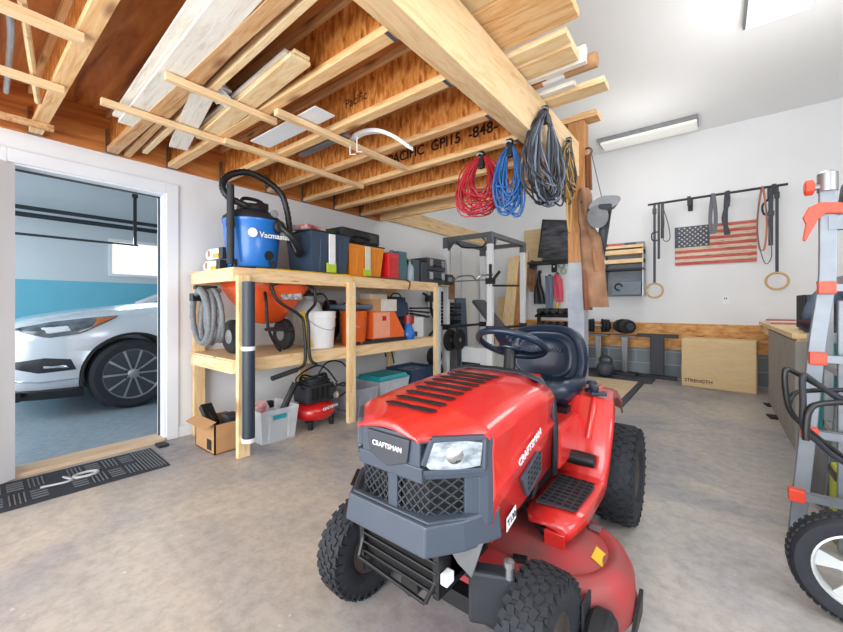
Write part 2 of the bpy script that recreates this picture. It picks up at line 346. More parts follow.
# ------------------------------------------------------------- loft framing
JY = [-.50, -.06, .37, .77, 1.16, 1.58, 2.02, 2.44, 2.87, 3.28]
names = ['nearest the camera end', 'second from the camera end', 'third from the camera end', 'fourth, above the open doorway', 'fifth, just beyond the white trim bundle', 'sixth from the camera end', 'seventh, over the blue tub vacuum', 'eighth, printed with black lettering', 'ninth, behind the printed joist', 'tenth, farthest of the row']
HANG = mat('6B6F76', .4, metal=.6, name='galvanised_hanger')
BXR = -1.06
for i, y in enumerate(JY):
    t = thing('ceiling_joist', 'wooden I-joist under the loft, '+names[i], 'joist', (0, y, 2.25), 0, 'loft joists')
    for z in (0, .262): MB().bb(WX+.032, BXR, -.032, .032, z, z+.038).build('flange', FLANGE if i % 3 else OLDPINE, t)
    MB().bb(WX+.032, BXR, -.006, .006, .038, .262).build('web', OSB, t)
    h = MB(); h.bb(WX+.032, WX+.06, -.036, -.033, -.003, .17); h.bb(WX+.032, WX+.06, .033, .036, -.003, .17); h.bb(WX+.032, WX+.06, -.036, .036, -.005, -.001)
    h.bb(BXR-.02, BXR, -.034, .034, -.003, -.001); h.build('joist_hanger', HANG, t)
    if i == 7:
        text('printed_lettering', 'PACIFIC  GPI15  -848-', .115, mat('2A1A10', .8, name='black_stamp_ink'), t, (-1.75, -.0075, .15), (R(90), 0, 0), .0004, 1.0, .002)
    if i == 5:
        text('printed_lettering', 'Pacific', .08, mat('3A2413', .8, name='brown_stamp_ink'), t, (-1.75, -.0075, .14), (R(90), R(0), 0), .0004)
struct(tag(MB().bb(WX+.002, BXR+.0, -2.6, 3.66, 2.552, 2.575).build('loft_deck', PLYUNDER), 'orange brown plywood loft deck over the joists', 'loft deck'))
struct(tag(MB().bb(WX+.001, WX+.03, -2.6, 3.66, 2.252, 2.55).build('loft_rim', woodmat('brown_rim_board', ['8A4A1E', 'B4692C', 'C9803E', 'D79656'], 1.6, (7, .6, 7))), 'orange brown rim board along the top of the left wall', 'rim board'))
struct(tag(MB().bb(WX+.002, BXR, 3.62, 3.66, 2.25, 2.55).build('loft_rim', FLANGE), 'rim board closing the far end of the loft', 'rim board'))
t = tag(MB().bb(BXR+.002, BXR+.12, -2.6, 3.455, 2.25, 2.55).build('main_beam', PINE, bev=.004), 'long pale laminated beam carrying the loft joists', 'beam')
t = thing('support_post', 'square wooden post holding up the far end of the loft beam', 'post', (BXR+.09, 3.53, 0))
MB().bb(-.07, .07, -.07, .07, 1.5, 2.75).build('bare_timber', POSTW, t, bev=.004)
MB().bb(-.07, .07, -.07, .07, 0, 1.5).build('painted_timber', mat('8792A2', .7, h2='B3B2B3', scale=5, bump=.3, name='scuffed_grey_paint'), t, bev=.004)
tag(MB().box((BXR+.10, 3.55, 2.79), (.32, .14, .05)).box((BXR+.13, 3.6, 2.84), (.2, .09, .04)).build('wood_offcut', FLANGE), 'short wood offcut lying on top of the post', 'wood offcut')
tag(MB().bb(WX, WX+.045, 3.7, 6.88, 2.29, 2.5).build('wall_ledger', PINE), 'pale ledger board fixed high on the left wall past the loft', 'ledger board')
# overhanging boards stored on the beam
def lumber(label, x0, x1, y0, y1, z0, z1, m=PINEX, name='lumber_board', cat='board', group=None, rz=0., ends=None):
    c = Vector(((x0+x1)/2, (y0+y1)/2, (z0+z1)/2)); o = MB().box((0, 0, 0), (x1-x0, y1-y0, z1-z0)).build(name, m); o.location = c; o.rotation_euler = (0, 0, rz)
    return tag(o, label, cat, group)
lumber('wide plywood sheet overhanging the beam above, nearest the camera', -1.0, -.56, -1.5, 1.62, 2.577, 2.60, PLYBOX, 'plywood_sheet', 'plywood')
lumber('thick plywood plank overhanging the beam beside the wide sheet', -1.0, -.54, 1.64, 1.98, 2.575, 2.62, FLANGE, 'plywood_plank', 'plywood')
g = 'boards stored on the beam'
lumber('narrow tan board end with pointed tip jutting past the beam', -1.1, -.62, 2.03, 2.12, 2.56, 2.60, PINEX, group=g)
lumber('pale wide board jutting past the beam under the pointed one', -1.1, -.63, 2.15, 2.3, 2.56, 2.62, PINEX, group=g)
lumber('white edged board jutting past the beam beside the cardboard tube', -1.1, -.6, 2.33, 2.37, 2.56, 2.66, WHITEWOOD, group=g)
t = thing('cardboard_tube', 'brown cardboard tube with paper label jutting past the beam', 'tube', (-.88, 2.44, 2.61)); MB().tube([(-.28, 0, 0), (.32, 0, 0)], .045, 14).build('tube_body', CARD, t, smooth=50); MB().lathe([(.046, -.01), (.046, .13)], axis='X', n=14).build('paper_label', WHITEP, t, smooth=50)
lumber('long pale board reaching farthest right over the beam', -1.1, -.56, 2.62, 2.75, 2.56, 2.60, PINEX, group=g)
lumber('thin white strip lying beside the farthest reaching board', -1.1, -.72, 2.53, 2.57, 2.56, 2.59, WHITEWOOD, group=g)
lumber('red handled tool end poking out between the boards', -.99, -.86, 2.39, 2.42, 2.575, 2.60, RED, 'red_tool', 'tool')
rp = MB(); rp.lathe([(.05, -.03), (.085, -.02), (.085, .02), (.05, .03)], (-.82, 1.2, 2.485), 'Y', 18)
tag(rp.build('rope_coil', mat('C9B183', .8, bump=.4, scale=40, name='tan_rope')), 'tan rope coil hanging under the wide plywood sheet beside the beam', 'rope')
# cross sticks under the joists
g = 'thin sticks fixed across the joists'
def stick(u0, v0, u1, v1, label, w_=.03, m=PINE):
    a = P(u0, v0, 2, 2.228); b = P(u1, v1, 2, 2.228); x = (a.x+b.x)/2
    o = MB().box((0, 0, 0), (w_, abs(b.y-a.y), .035)).build('cross_stick', m); o.location = ((a.x+b.x)/2, (a.y+b.y)/2, 2.228)
    return tag(o, label, 'stick', g)
stick(-60, -18, 84, 38, 'wide pale strip under the joists at the top left corner', .045)
stick(-60, 45, 62, 94, 'thin strip under the joists, second from the top left', .03)
stick(-60, 95, 52, 132, 'reddish strip under the joists, just above the door wall', .03, OLDPINE)
stick(103, 98, 237, 149, 'thin stick holding up the white trim bundle near the wall')
stick(225, 140, 362, 187, 'thin stick under the printed joists near the wall', .035)
stick(165, 76, 276, 122, 'thin stick holding up the white trim bundle farther from wall')
stick(272, 114, 410, 168, 'thin stick beside the curved white strip', .04)
# lumber lying on the sticks, parallel to the joists
def along(u0, v0, u1, v1, z, y_w, h_, label, m, name='stored_board', n=1, cat='board', group='boards stored between the joists'):
    a = P(u0, v0, 2, z); b = P(u1, v1, 2, z); d = Vector((b.x-a.x, b.y-a.y)); L_ = d.length
    o = MB()
    for k in range(n): o.box((random.uniform(-.03, .03), random.uniform(-.01, .01), k*h_+h_/2), (L_-.08*(k % 2), y_w*(1-.05*(k % 3)), h_*.92))
    o = o.build(name, m); o.location = ((a.x+b.x)/2, (a.y+b.y)/2, z); o.rotation_euler = (0, 0, math.atan2(d.y, d.x)); return tag(o, label, cat, group)
along(132, 126, 258, -20, 2.252, .12, .018, 'whitewashed wide trim board, lowest of the pale bundle', WHITEWOOD)
along(124, 120, 232, -25, 2.275, .10, .018, 'white edged trim board on the camera side of the pale bundle', WHITEWOOD)
along(142, 118, 268, -20, 2.298, .09, .018, 'upper board of the whitewashed bundle over the doorway', WHITEWOOD)
along(128, 156, 290, -10, 2.252, .04, .045, 'reddish square lumber beside the white trim bundle', OLDPINE)
along(146, 153, 328, -14, 2.252, .03, .05, 'pale slim lumber beside the reddish square one', PINEX)
along(180, 148, 205, 95, 2.252, .11, .02, 'short pale board in front of the crumpled paper', WHITEWOOD)
along(203, 140, 300, 60, 2.252, .10, .018, 'lowest board of the tan bundle between joists', PINEX)
along(200, 137, 306, 55, 2.272, .08, .018, 'middle board of the tan bundle between joists', PINEX)
along(198, 130, 288, 55, 2.292, .06, .018, 'top white edged board of the tan bundle', WHITEWOOD)
along(260, 145, 325, 112, 2.252, .14, .006, 'white flat panel scrap lying on the sticks', WHITEP, 'panel_scrap')
along(300, 158, 345, 138, 2.252, .05, .03, 'grey metal channel scrap beyond the white panel', GREYM, 'metal_channel')
pp = MB(); c_ = P(218, 95, 2, 2.30)
for k in range(5): pp.box((c_.x+random.uniform(-.05, .05), c_.y+random.uniform(-.04, .04), 2.28+k*.015), (.13, .09, .01), Matrix.Rotation(random.uniform(-.6, .6), 3, 'X') @ Matrix.Rotation(random.uniform(0, 2), 3, 'Z'))
tag(pp.build('crumpled_paper', WHITEP), 'crumpled white paper behind the short pale board', 'paper')
pts = [P(u, v, 1, 1.75) for u, v in ((351, 140), (362, 133), (378, 131), (395, 137), (411, 148))]
sec = [[p+Vector((0, -.02, .012)), p+Vector((0, .02, .012)), p+Vector((0, .02, -.012)), p+Vector((0, -.02, -.012))] for p in smoothpath(pts, 4)]
t = thing('curved_strip', 'curved white plastic strip clipped under the joists', 'plastic strip'); MB().loft(sec, True, True).build('strip', WHITEP, t)
wc = MB(); q = P(352, 148, 1, 1.72); 
for dx in (-.02, .05): wc.tube([q+Vector((dx, 0, .07)), q+Vector((dx, 0, -.04)), q+Vector((dx+.05, 0, -.05))], .004, 6)
wc.build('wire_clip', WHITEP, t)
tag(MB().tube(smoothpath([P(u, v, 2, 2.27) for u, v in ((8, 5), (11, 30), (9, 62), (6, 92))], 4), .012).build('loose_conduit', GREYM), 'grey curved conduit dangling between joists at the left', 'conduit')
tag(MB().tube([P(22, 0, 2, 2.29), P(38, 102, 2, 2.26)], .014).build('round_stick', PINE), 'round stick hanging between joists at the upper left', 'stick')
# ------------------------------------------------------------- ceiling lights
t = thing('strip_light', 'long white strip light on the ceiling near the back wall', 'ceiling light', (-.80, 6.45, 3.7))
MB().bb(-.64, .62, -.19, .19, -.04, -.001).build('housing', GREYM, t); MB().bb(-.61, .61, -.14, .18, -.085, -.04, bev=.02).build('diffuser', emis('F4F4EE', .12), t)
t = thing('panel_light', 'white panel light at the top edge of the ceiling', 'ceiling light', (.42, 3.92, 3.7))
MB().bb(-.22, .22, -.62, .62, -.05, -.001).build('housing', GREYM, t); MB().bb(-.20, .22, -.60, .62, -.06, -.05).build('diffuser', emis('DDE8F0', .1), t)
# floor mat in front of the door
t = thing('door_mat', 'long dark rubber doormat with grey script mark by the doorway', 'mat', (-3.24, .52, 0), R(-2))
mm_ = MB().bb(-.235, .235, -.62, .46, .001, .008); mm_.build('rubber_base', mat('2B2F38', .7, name='dark_rubber_mat', bump=.3, scale=60), t)
rb = MB()
for k in range(7): rb.box((-.0, -.60+k*.018, .011), (.42, .006, .005)); rb.box((0, .44-k*.018, .011), (.42, .006, .005))
for j in range(2):
    for i in range(9):
        for k in range(4):
            if i in (4,): continue
            cy = -.44+i*.09; cx = -.11+j*.22
            if (i+j) % 2: rb.box((cx, cy-.03+k*.02, .011), (.16, .006, .005))
            else: rb.box((cx-.06+k*.04, cy, .011), (.008, .07, .005))
rb.build('raised_ribs', mat('6B7077', .7, name='worn_rib_rubber'), t)
lg = MB(); 
lg.tube(smoothpath([(.03, -.16, .012), (.05, -.05, .012), (.02, -.02, .012), (-.06, -.05, .012), (.02, -.02, .012), (.0, .0, .012)], 4), .008, 6)
lg.tube([(.05*math.cos(a)*.8, .05+.06*math.sin(a), .012) for a in [i*math.pi/8 for i in range(16)]], .011, 6, closed=True); lg.build('script_mark', mat('B9BCBF', .7, name='grey_script_paint'), t)
bk = MB().bb(-.06, .07, -.19, .13, .008, .0105); bk.build('mark_panel', CHAR, t)
tag(MB().bb(-3.5, -3.41, 1.03, 1.1, .001, .02).build('rubber_scrap', CHAR), 'small dark rubber scrap beside the doormat end', 'scrap')
# ================================================================ RIDING MOWER
mw = thing('riding_mower', 'red ride-on lawn mower in the middle of the floor', 'lawn mower', (-.755, 1.0, 0))
MRED = mat('D22A26', .28, var=.06, scale=4, coat=.7, name='mower_red_paint'); DRED = mat('AE3236', .55, var=.35, scale=6, h2='7C4A46', name='dusty_red_deck', lo=.3, hi=.65)
NAVYS = mat('17273B', .3, var=.2, scale=5, name='dark_blue_vinyl'); BEZ = mat('414A57', .4, var=.1, scale=9, name='slate_bezel')
TIRE = mat('23272E', .75, var=.3, scale=30, bump=.2, name='tyre_rubber'); RIM = mat('4A4340', .5, var=.3, name='dusty_rim')
def lerp(a, b, t): return a+(b-a)*t
# hood shell
secs = []
def ztop(y): return .772+.058*math.sin(min(1, (y+.19)/.50)*math.pi/2)
for y in (-.205, -.19, -.155, -.12, -.085, -.052, -.040, -.036, .0, .06, .14, .22, .30, .38, .46):
    zt = ztop(y) if y > -.2 else .755
    hw = .115+max(0, (y+.19)/.14)*.138 if y < -.052 else .255
    side = y > -.038
    zb = lerp(.44, .50, (y+.036)/.5) if side else .742
    cr1 = .745 if y < -.05 else lerp(.750, .775, (y+.05)/.5)
    if not side: pts = [(hw, .742), (hw, .744), (hw, .746), (hw, .748), (hw-.001, .752)]
    else: pts = [(hw-.004, zb), (hw+.003, lerp(.56, .64, (y+.036)/.5)), (hw+.010, lerp(.585, .665, (y+.036)/.5)), (hw-.001, lerp(.61, .69, (y+.036)/.5)), (hw+.006, cr1-.012)]
    z7 = max(.755, zt-.030) if side else lerp(.752, zt, .45)
    pts += [(hw*.97, lerp(cr1, zt, .22)), (hw*.86, lerp(cr1, zt, .55)), (hw*.74, lerp(cr1, zt, .62)), (hw*.58, zt), (hw*.25, zt+.006), (0, zt+.008)]
    full = pts+[(-x, z) for x, z in pts[-2::-1]]
    secs.append([(x, y, z) for x, z in full])
hd = MB().loft(secs).build('hood', MRED, mw, smooth=32, solid=.008)
# dark vents across the top
for k in range(9):
    y = -.095+k*.0515; wv = .088; zt = ztop(y)-.008
    v = MB(); v.prism([(-wv, y-.015, zt+.019), (wv, y-.015, zt+.019), (wv+.014, y+.004, zt+.019), (wv, y+.016, zt+.019), (-wv, y+.016, zt+.019), (-wv-.014, y-.004, zt+.019)], (0, 0, .003)); v.build('hood_vent', mat('1A0C0B', .8, name='vent_dark') if k == 0 else bpy.data.materials['vent_dark'], mw)
# front bezel
plan = [(-.260, -.038), (-.250, -.058), (-.115, -.192), (.115, -.192), (.250, -.058), (.260, -.038)]
MB().ribbon(plan, .735, .752, .03, .004).ribbon(plan, .635, .66, .045, -.0).ribbon([(-.115, -.192), (.115, -.192)], .63, .752, .03).build('front_bezel', BEZ, mw, bev=.005)
for s_ in (-1, 1):
    q = [(s_*.232, -.072), (s_*.253, -.055), (s_*.262, -.036)]
    MB().ribbon(q if s_ > 0 else q[::-1], .50, .752, .03).build('bezel_cheek', BEZ, mw, bev=.004)
lp = MB().prism([(-.085, -.193, .742), (.085, -.193, .742), (.075, -.193, .675), (.0, -.193, .648), (-.075, -.193, .675)], (0, -.008, 0)); pnl = lp.build('name_panel', DGREY, mw, bev=.003)
MB().bb(-.125, .125, -.196, -.165, .628, .672).build('panel_sill', BEZ, mw, bev=.004)
text('brand_lettering', 'CRAFTSMAN', .0215, WHITEP, pnl, (0, -.2025, .707), (R(90), 0, 0), .001, .95, .0001)
# headlamps
LENS = mat('B9C2C9', .12, var=.45, scale=26, coat=.8, name='headlamp_lens', stretch=(1, 1, 2), h2='6B747B')
for s_ in (-1, 1):
    A_ = Vector((s_*.122, -.186, 0)); B_ = Vector((s_*.243, -.062, 0)); d = B_-A_; nrm = Vector((d.y, -d.x, 0)).normalized()*s_
    if nrm.y > 0: nrm = -nrm
    f = lambda t_, z: (A_+d*t_+Vector((0, 0, z)))
    h = MB().prism([f(.10, .668), f(.02, .682), f(.15, .742), f(.55, .748), f(.97, .736), f(.93, .672), f(.55, .662)], nrm*.012)
    lo_ = h.build('headlamp', LENS, mw, bev=.004)
    fr_ = MB()
    for a, b in (((.0, .66), (.98, .66)), ((.98, .66), (1.0, .748)), ((0, .68), (.14, .75)), ((.14, .75), (1, .75))): fr_.bar(f(*a)+nrm*.003, f(*b)+nrm*.003, .02, .014)
    fr_.build('lamp_surround', BEZ, lo_, bev=.002)
    rf = MB().lathe([(.028, .0), (.020, .006), (.008, .012), (0, .013)], f(.5, .706)+nrm*.010, 'Z', 16, Matrix.Rotation(0, 3, 'Z') @ nrm.to_track_quat('Z', 'Y').to_matrix()); rf.build('reflector', CHROME, lo_, smooth=60)
# lower grilles
gp = [(-.235, -.06), (-.125, -.17), (-.03, -.185), (.03, -.185), (.125, -.17), (.235, -.06)]
def gpt(s0, off=0):
    n = len(gp)-1; q = min(max(s0, 0), .99999)*n; i = int(q); a = Vector(gp[i]); b = Vector(gp[i+1]); return a.lerp(b, q-i)
MB().ribbon([(x*.95, y+.02) for x, y in gp], .52, .668, .02).build('grille_backing', BLACK, mw)
for (s0, s1) in ((.06, .47), (.60, .94)):
    g_ = MB(); nn = 13; zz = 8
    for i in range(nn):
        for j in range(zz):
            a0 = lerp(s0, s1, i/nn); a1 = lerp(s0, s1, (i+1)/nn); z0 = .53+.115*j/zz; z1 = .53+.115*(j+1)/zz
            p0 = gpt(a0); p1 = gpt(a1)
            if (i+j) % 2: g_.bar((p0.x, p0.y, z0), (p1.x, p1.y, z1), .004, .0035)
            else: g_.bar((p0.x, p0.y, z1), (p1.x, p1.y, z0), .004, .0035)
    g_.build('grille_mesh', DGREY, mw)
dv = MB()
for s0, s1 in ((0, .06), (.48, .60), (.94, 1)):
    p0, p1 = gpt(s0), gpt(s1); dv.ribbon([(p0.x, p0.y-.006), (p1.x, p1.y-.006)], .52, .668, .02)
dv.build('grille_frame', BEZ, mw, bev=.003)
# bumper
bp_ = [(-.28, .02), (-.255, -.09), (-.155, -.225), (.155, -.225), (.225, -.13), (.275, -.01)]
bu = MB().ribbon(bp_, .45, .53, .03, .012)
bu.prism([(-.27, .0, .522), (-.245, -.085, .522), (-.15, -.20, .522), (.15, -.20, .522), (.22, -.11, .522), (.265, .0, .522)], (0, 0, .012))
bu.build('bumper', BEZ, mw, bev=.006)
bl_ = MB()
for k in range(6): bl_.bar((-.17+k*.035, -.185+.0*k, .537), (-.20+k*.035, -.13, .56), .010, .006)
bl_.build('bumper_slat', BLACK, mw)
# black front frame below the bumper
ff = MB().bb(-.12, .16, -.165, -.155, .33, .45)
for k in range(4): ff.bar((-.13, -.178, .345+k*.028), (.165, -.178, .335+k*.028), .010, .007)
ff.bar((-.12, -.20, .335), (.14, -.20, .315), .010, .010); ff.bar((-.12, -.20, .335), (-.13, -.165, .40), .010, .010); ff.bar((.14, -.20, .315), (.165, -.165, .39), .010, .010)
ff.bb(-.14, -.12, -.18, .1, .32, .45).bb(.15, .17, -.18, .1, .32, .45)
ff.build('front_frame', BLACK, mw, bev=.002)
sv = MB().prism([(.19, -.15, .45), (.25, -.08, .46), (.225, -.10, .365), (.20, -.13, .41)], (0, .006, 0))
sv.build('perforated_bracket', GREYM, mw)
MB().bb(.172, .195, -.175, -.14, .365, .395, bev=.004).build('lamp_connector', WHITEP, mw)
# chassis, axle, engine block
MB().bb(-.17, .17, -.12, 1.35, .34, .42).bb(-.15, .15, -.05, .42, .40, .72).build('chassis', BLACK, mw)
ax = MB().bar((-.31, 0, .21), (.31, 0, .21), .05, .05); ax.tube([(0, -.1, .24), (0, .12, .24)], .035, 12)
for s_ in (-1, 1): ax.tube([(s_*.29, 0, .12), (s_*.29, 0, .32)], .02, 12); ax.tube([(s_*.25, .0, .19), (s_*.36, 0, .19)], .016, 10)
ax.build('front_axle', BLACK, mw, smooth=40)
MB().box((.245, -.02, .28), (.13, .05, .15), R(25), bev=.01).build('axle_guard', CHAR, mw); MB().lathe([(.010, 0), (.010, .035), (.015, .035), (.015, .05), (0, .052)], (.300, -.02, .35), 'Z', 10).build('grease_bolt', GREYM, mw)
tr_ = MB(); tr_.tube([(0, .08, .25), (.26, .05, .21)], .01, 8); tr_.tube([(0, .08, .25), (-.26, .05, .21)], .01, 8); tr_.build('tie_rod', CHAR, mw)
def wheel(name, c, r, w_, steer=0, rimr=None, cols=6, rows=30, side=1):
    rimr = rimr or r*.48; M = Matrix.Rotation(steer, 3, 'Z'); m = MB(); h = w_/2
    m.lathe([(rimr, -h*.85), (rimr*1.15, -h), (r*.80, -h*1.02), (r*.94, -h*.85), (r*.985, -h*.5), (r*.99, 0), (r*.985, h*.5), (r*.94, h*.85), (r*.80, h*1.02), (rimr*1.15, h), (rimr, h*.85)], c, 'X', 40, M)
    for i in range(rows):
        for j in range(cols):
            a = 2*math.pi*(i+(.5 if j % 2 else 0))/rows; x = lerp(-h*.80, h*.80, j/(cols-1)); rr = r*(.992 if abs(x) < h*.6 else .955)
            Q = Matrix.Rotation(-a, 3, 'X')
            Z = M @ Q; wd = 2*math.pi*r/rows*.62
            m.box(Vector(c)+M @ Vector((x, rr*math.sin(a), rr*math.cos(a))), (w_/cols*.98, wd, r*.034), Z @ Matrix.Rotation(.25 if j % 2 else -.25, 3, 'Z'))
    for sgn in (-1, 1):
        for i in range(rows):
            a = 2*math.pi*i/rows; rr = r*.87; m.box(Vector(c)+M @ Vector((sgn*h*.99, rr*math.sin(a), rr*math.cos(a))), (.006, r*.04, r*.16), M @ Matrix.Rotation(-a, 3, 'X'))
    o = m.build(name, TIRE, mw, smooth=35)
    rm = MB().lathe([(0, side*h*.35), (rimr*.28, side*h*.35), (rimr*.3, side*h*.15), (rimr*.8, side*h*.1), (rimr*.9, side*h*.7), (rimr*1.08, side*h*.92), (rimr*1.05, side*h*.8)], c, 'X', 28, M)
    rm.lathe([(rimr, -h*.7), (rimr, h*.7)], c, 'X', 28, M)
    rm.build('rim', RIM, o, smooth=35)
    hb_ = MB().lathe([(.022, side*h*.3), (.022, side*(h*.6)), (.012, side*(h*.66)), (0, side*h*.66)], c, 'X', 12, M); hb_.build('hub', BLACK, o, smooth=35)
    return o
wheel('front_wheel', Vector((-.335, .02, .18)), .18, .115, R(-4), side=1)
wheel('front_wheel', Vector((.365, .045, .178)), .178, .12, R(-4), side=1)
wheel('rear_wheel', Vector((-.362, 1.19, .243)), .243, .18, 0, cols=7, side=-1)
wheel('rear_wheel', Vector((.362, 1.19, .243)), .243, .18, 0, cols=7, side=1)
# mowing deck: two blade housings
def deck_outline(rr, n=64):
    out = []
    for i in range(n):
        a = 2*math.pi*i/n; dx, dy = math.cos(a), math.sin(a); cx = .27 if dx >= 0 else -.27
        out.append((cx+dx*rr, .45+dy*rr))
    return out
prof = [(.275, .07), (.28, .085), (.272, .11), (.268, .17), (.25, .205), (.225, .225), (.205, .228), (.185, .215), (.165, .222), (.12, .245), (.0, .25)]
MB().loft([[(x, y, z) for x, y in deck_outline(rr)] for rr, z in prof], closed=True).build('mowing_deck', DRED, mw, smooth=50)
ds = MB()
ds.lathe([(.06, .0), (.06, .03), (.035, .035), (.03, .07), (0, .07)], (.27, .45, .245), 'Z', 20); ds.lathe([(.085, .03), (.085, .045)], (.27, .45, .25), 'Z', 20)
ds.bar((.08, .5, .29), (.27, .45, .29), .01, .01); ds.build('spindle_pulley', BLACK, mw, smooth=40)
MB().bb(.26, .335, .36, .366, .215, .295).bb(.26, .335, .36, .46, .29, .296).build('pulley_cover', MRED, mw, bev=.003)
MB().bb(.06, .10, .16, .20, .22, .34).build('lift_arm', MRED, mw)
MB().box((.435, .44, .222), (.05, .075, .002), Matrix.Rotation(R(28), 3, 'Y')).build('warning_label', YELLOW, mw)
MB().box((.22, .24, .235), (.05, .03, .012), R(20), bev=.004).build('deck_bracket', BLACK, mw); MB().box((.38, .6, .232), (.04, .02, .015)).build('deck_bracket', GREYM, mw)
MB().prism([(.555, .33, .05), (.56, .48, .06), (.56, .50, .13), (.557, .40, .10)], (-.012, 0, 0)).build('discharge_flap', BLACK, mw)
gw = MB().lathe([(.02, -.03), (.08, -.035), (.095, -.02), (.095, .02), (.08, .035), (.02, .03)], (.485, .215, .097), 'X', 20); gw.build('gauge_wheel', MBLACK, mw, smooth=40)
MB().bb(.44, .448, .18, .26, .08, .22).build('gauge_bracket', CHAR, mw)
# running boards, fenders
for s_ in (-1, 1):
    fb = MB()
    ys = [.37, .40, .5, .62, .74, .80, .84, .88, .94, 1.05, 1.2, 1.35, 1.48, 1.55]
    zs = [.30, .325, .332, .332, .332, .345, .42, .58, .665, .675, .665, .64, .58, .50]
    xo = [.33, .355, .375, .375, .375, .375, .38, .39, .385, .36, .335, .325, .32, .31]
    xi = [.20, .18, .17, .16, .15, .14, .12, .10, .09, .09, .09, .09, .09, .09]
    secs = []
    for y, z, o_, i_ in zip(ys, zs, xo, xi): secs.append([(s_*i_, y, z), (s_*lerp(i_, o_, .5), y, z+.004), (s_*(o_-.03), y, z), (s_*(o_-.008), y, z-.010), (s_*o_, y, z-.04)])
    fb.loft(secs).build('fender', MRED, mw, smooth=45, solid=.008)
    pd = MB().prism([(s_*.20, .44, .342), (s_*.345, .46, .342), (s_*.355, .70, .342), (s_*.33, .74, .342), (s_*.20, .74, .342)], (0, 0, .006))
    po = pd.build('foot_pad', DGREY, mw)
    dd = MB()
    for i in range(5):
        for j in range(9): dd.box((s_*(.218+i*.03), .475+j*.031, .3495), (.022, .012, .004))
    dd.build('pad_tread', BLACK, po)
pe = MB().tube([(.19, .50, .43), (.20, .62, .47), (.205, .76, .46)], .009, 8); pe.tube([(.19, .50, .43), (.185, .44, .36)], .009, 8); pe.lathe([(.028, -.065), (.032, 0), (.028, .065)], (.275, .765, .43), 'X', 16, None, True); pe.tube([(.205, .76, .46), (.275, .765, .43)], .01, 8)
pe.build('drive_pedal', BLACK, mw, smooth=40)
rs = MB()
for x0 in (.29,): rs.tube(smoothpath([(x0, .85, .50), (x0+.01, .90, .63), (x0, 1.0, .682), (x0-.02, 1.2, .675)], 5), .016, 8)
rs.build('fender_ridge', MRED, mw, smooth=60)
# console with levers
cs = MB().bb(-.24, .24, .60, 1.5, .42, .60, bev=.02); cs.build('seat_console', MRED, mw)
cn = MB(); cn.lathe([(.035, 0), (.03, .015), (.012, .02), (.012, .035), (.03, .04), (.02, .055), (0, .058)], (.26, 1.04, .678), 'Z', 16); cn.build('cup_knob', NAVYS, mw, smooth=40)
cn = MB().box((.31, .96, .69), (.07, .05, .015), R(20), bev=.004).lathe([(.02, 0), (.024, .02), (.018, .03), (0, .032)], (.29, .96, .695), 'Z', 12); cn.build('lever_plate', NAVYS, mw)
lv = MB().tube([(.13, .86, .60), (.135, .84, .70)], .006, 6).box((.135, .84, .705), (.02, .02, .03)).tube([(.18, .90, .62), (.185, .88, .69)], .006, 6).box((.185, .88, .695), (.025, .02, .02)).bb(.09, .2, .83, .93, .595, .625); lv.build('control_levers', BLACK, mw)
# dash cowl
sec = []
for y, sc, zt in ((.45, 1.01, .838), (.475, 1.03, .845), (.50, 1.0, .838), (.62, .60, .80)):
    hp = [(.258*sc, .46), (.262*sc, .62), (.252*sc, .75), (.20*sc, zt-.02), (.12*sc, zt), (0, zt+.004)]
    sec.append([(x, y, z) for x, z in hp+[(-x, z) for x, z in hp[-2::-1]]])
MB().loft(sec).build('dash_cowl', mat('1E242C', .4, name='dark_dash_plastic'), mw, smooth=50, solid=.012)
MB().loft([[(x, .70, z) for x, z in ((.16, .45), (.16, .7), (.12, .80), (-.12, .80), (-.16, .7), (-.16, .45))], [(x, .74, z) for x, z in ((.12, .42), (.12, .66), (.09, .77), (-.09, .77), (-.12, .66), (-.12, .42))]], caps=True).build('dash_tower', MRED, mw)
# steering
MS = Matrix.Rotation(R(-27), 3, 'X'); sc_ = Vector((-.02, .69, .932))
st = MB(); st.tube([sc_+MS @ Vector((.158*math.cos(a), .158*math.sin(a), 0)) for a in [i*math.pi/20 for i in range(40)]], .0165, 10, closed=True); so = st.build('steering_wheel', NAVYS, mw, smooth=60)
sp = MB().lathe([(.05, -.035), (.055, -.02), (.045, -.005), (0, 0)], sc_, 'Z', 20, MS)
for a in (R(25), R(155), R(-90)): sp.loft([[sc_+MS @ (Matrix.Rotation(a, 3, 'Z') @ Vector((x, y*w_, z))) for y, z in ((-.022, -.03+q), (.022, -.03+q), (.022, -.018+q), (-.022, -.018+q))] for x, w_, q in ((.03, 1.3, 0), (.1, 1.0, .004), (.152, 1.2, .024))], closed=True, caps=True)
sp.build('steering_spokes', NAVYS, so, smooth=40); MB().tube([sc_-MS @ Vector((0, 0, .02)), (0, .62, .76)], .028, 12).build('steering_column', BLACK, mw, smooth=40)
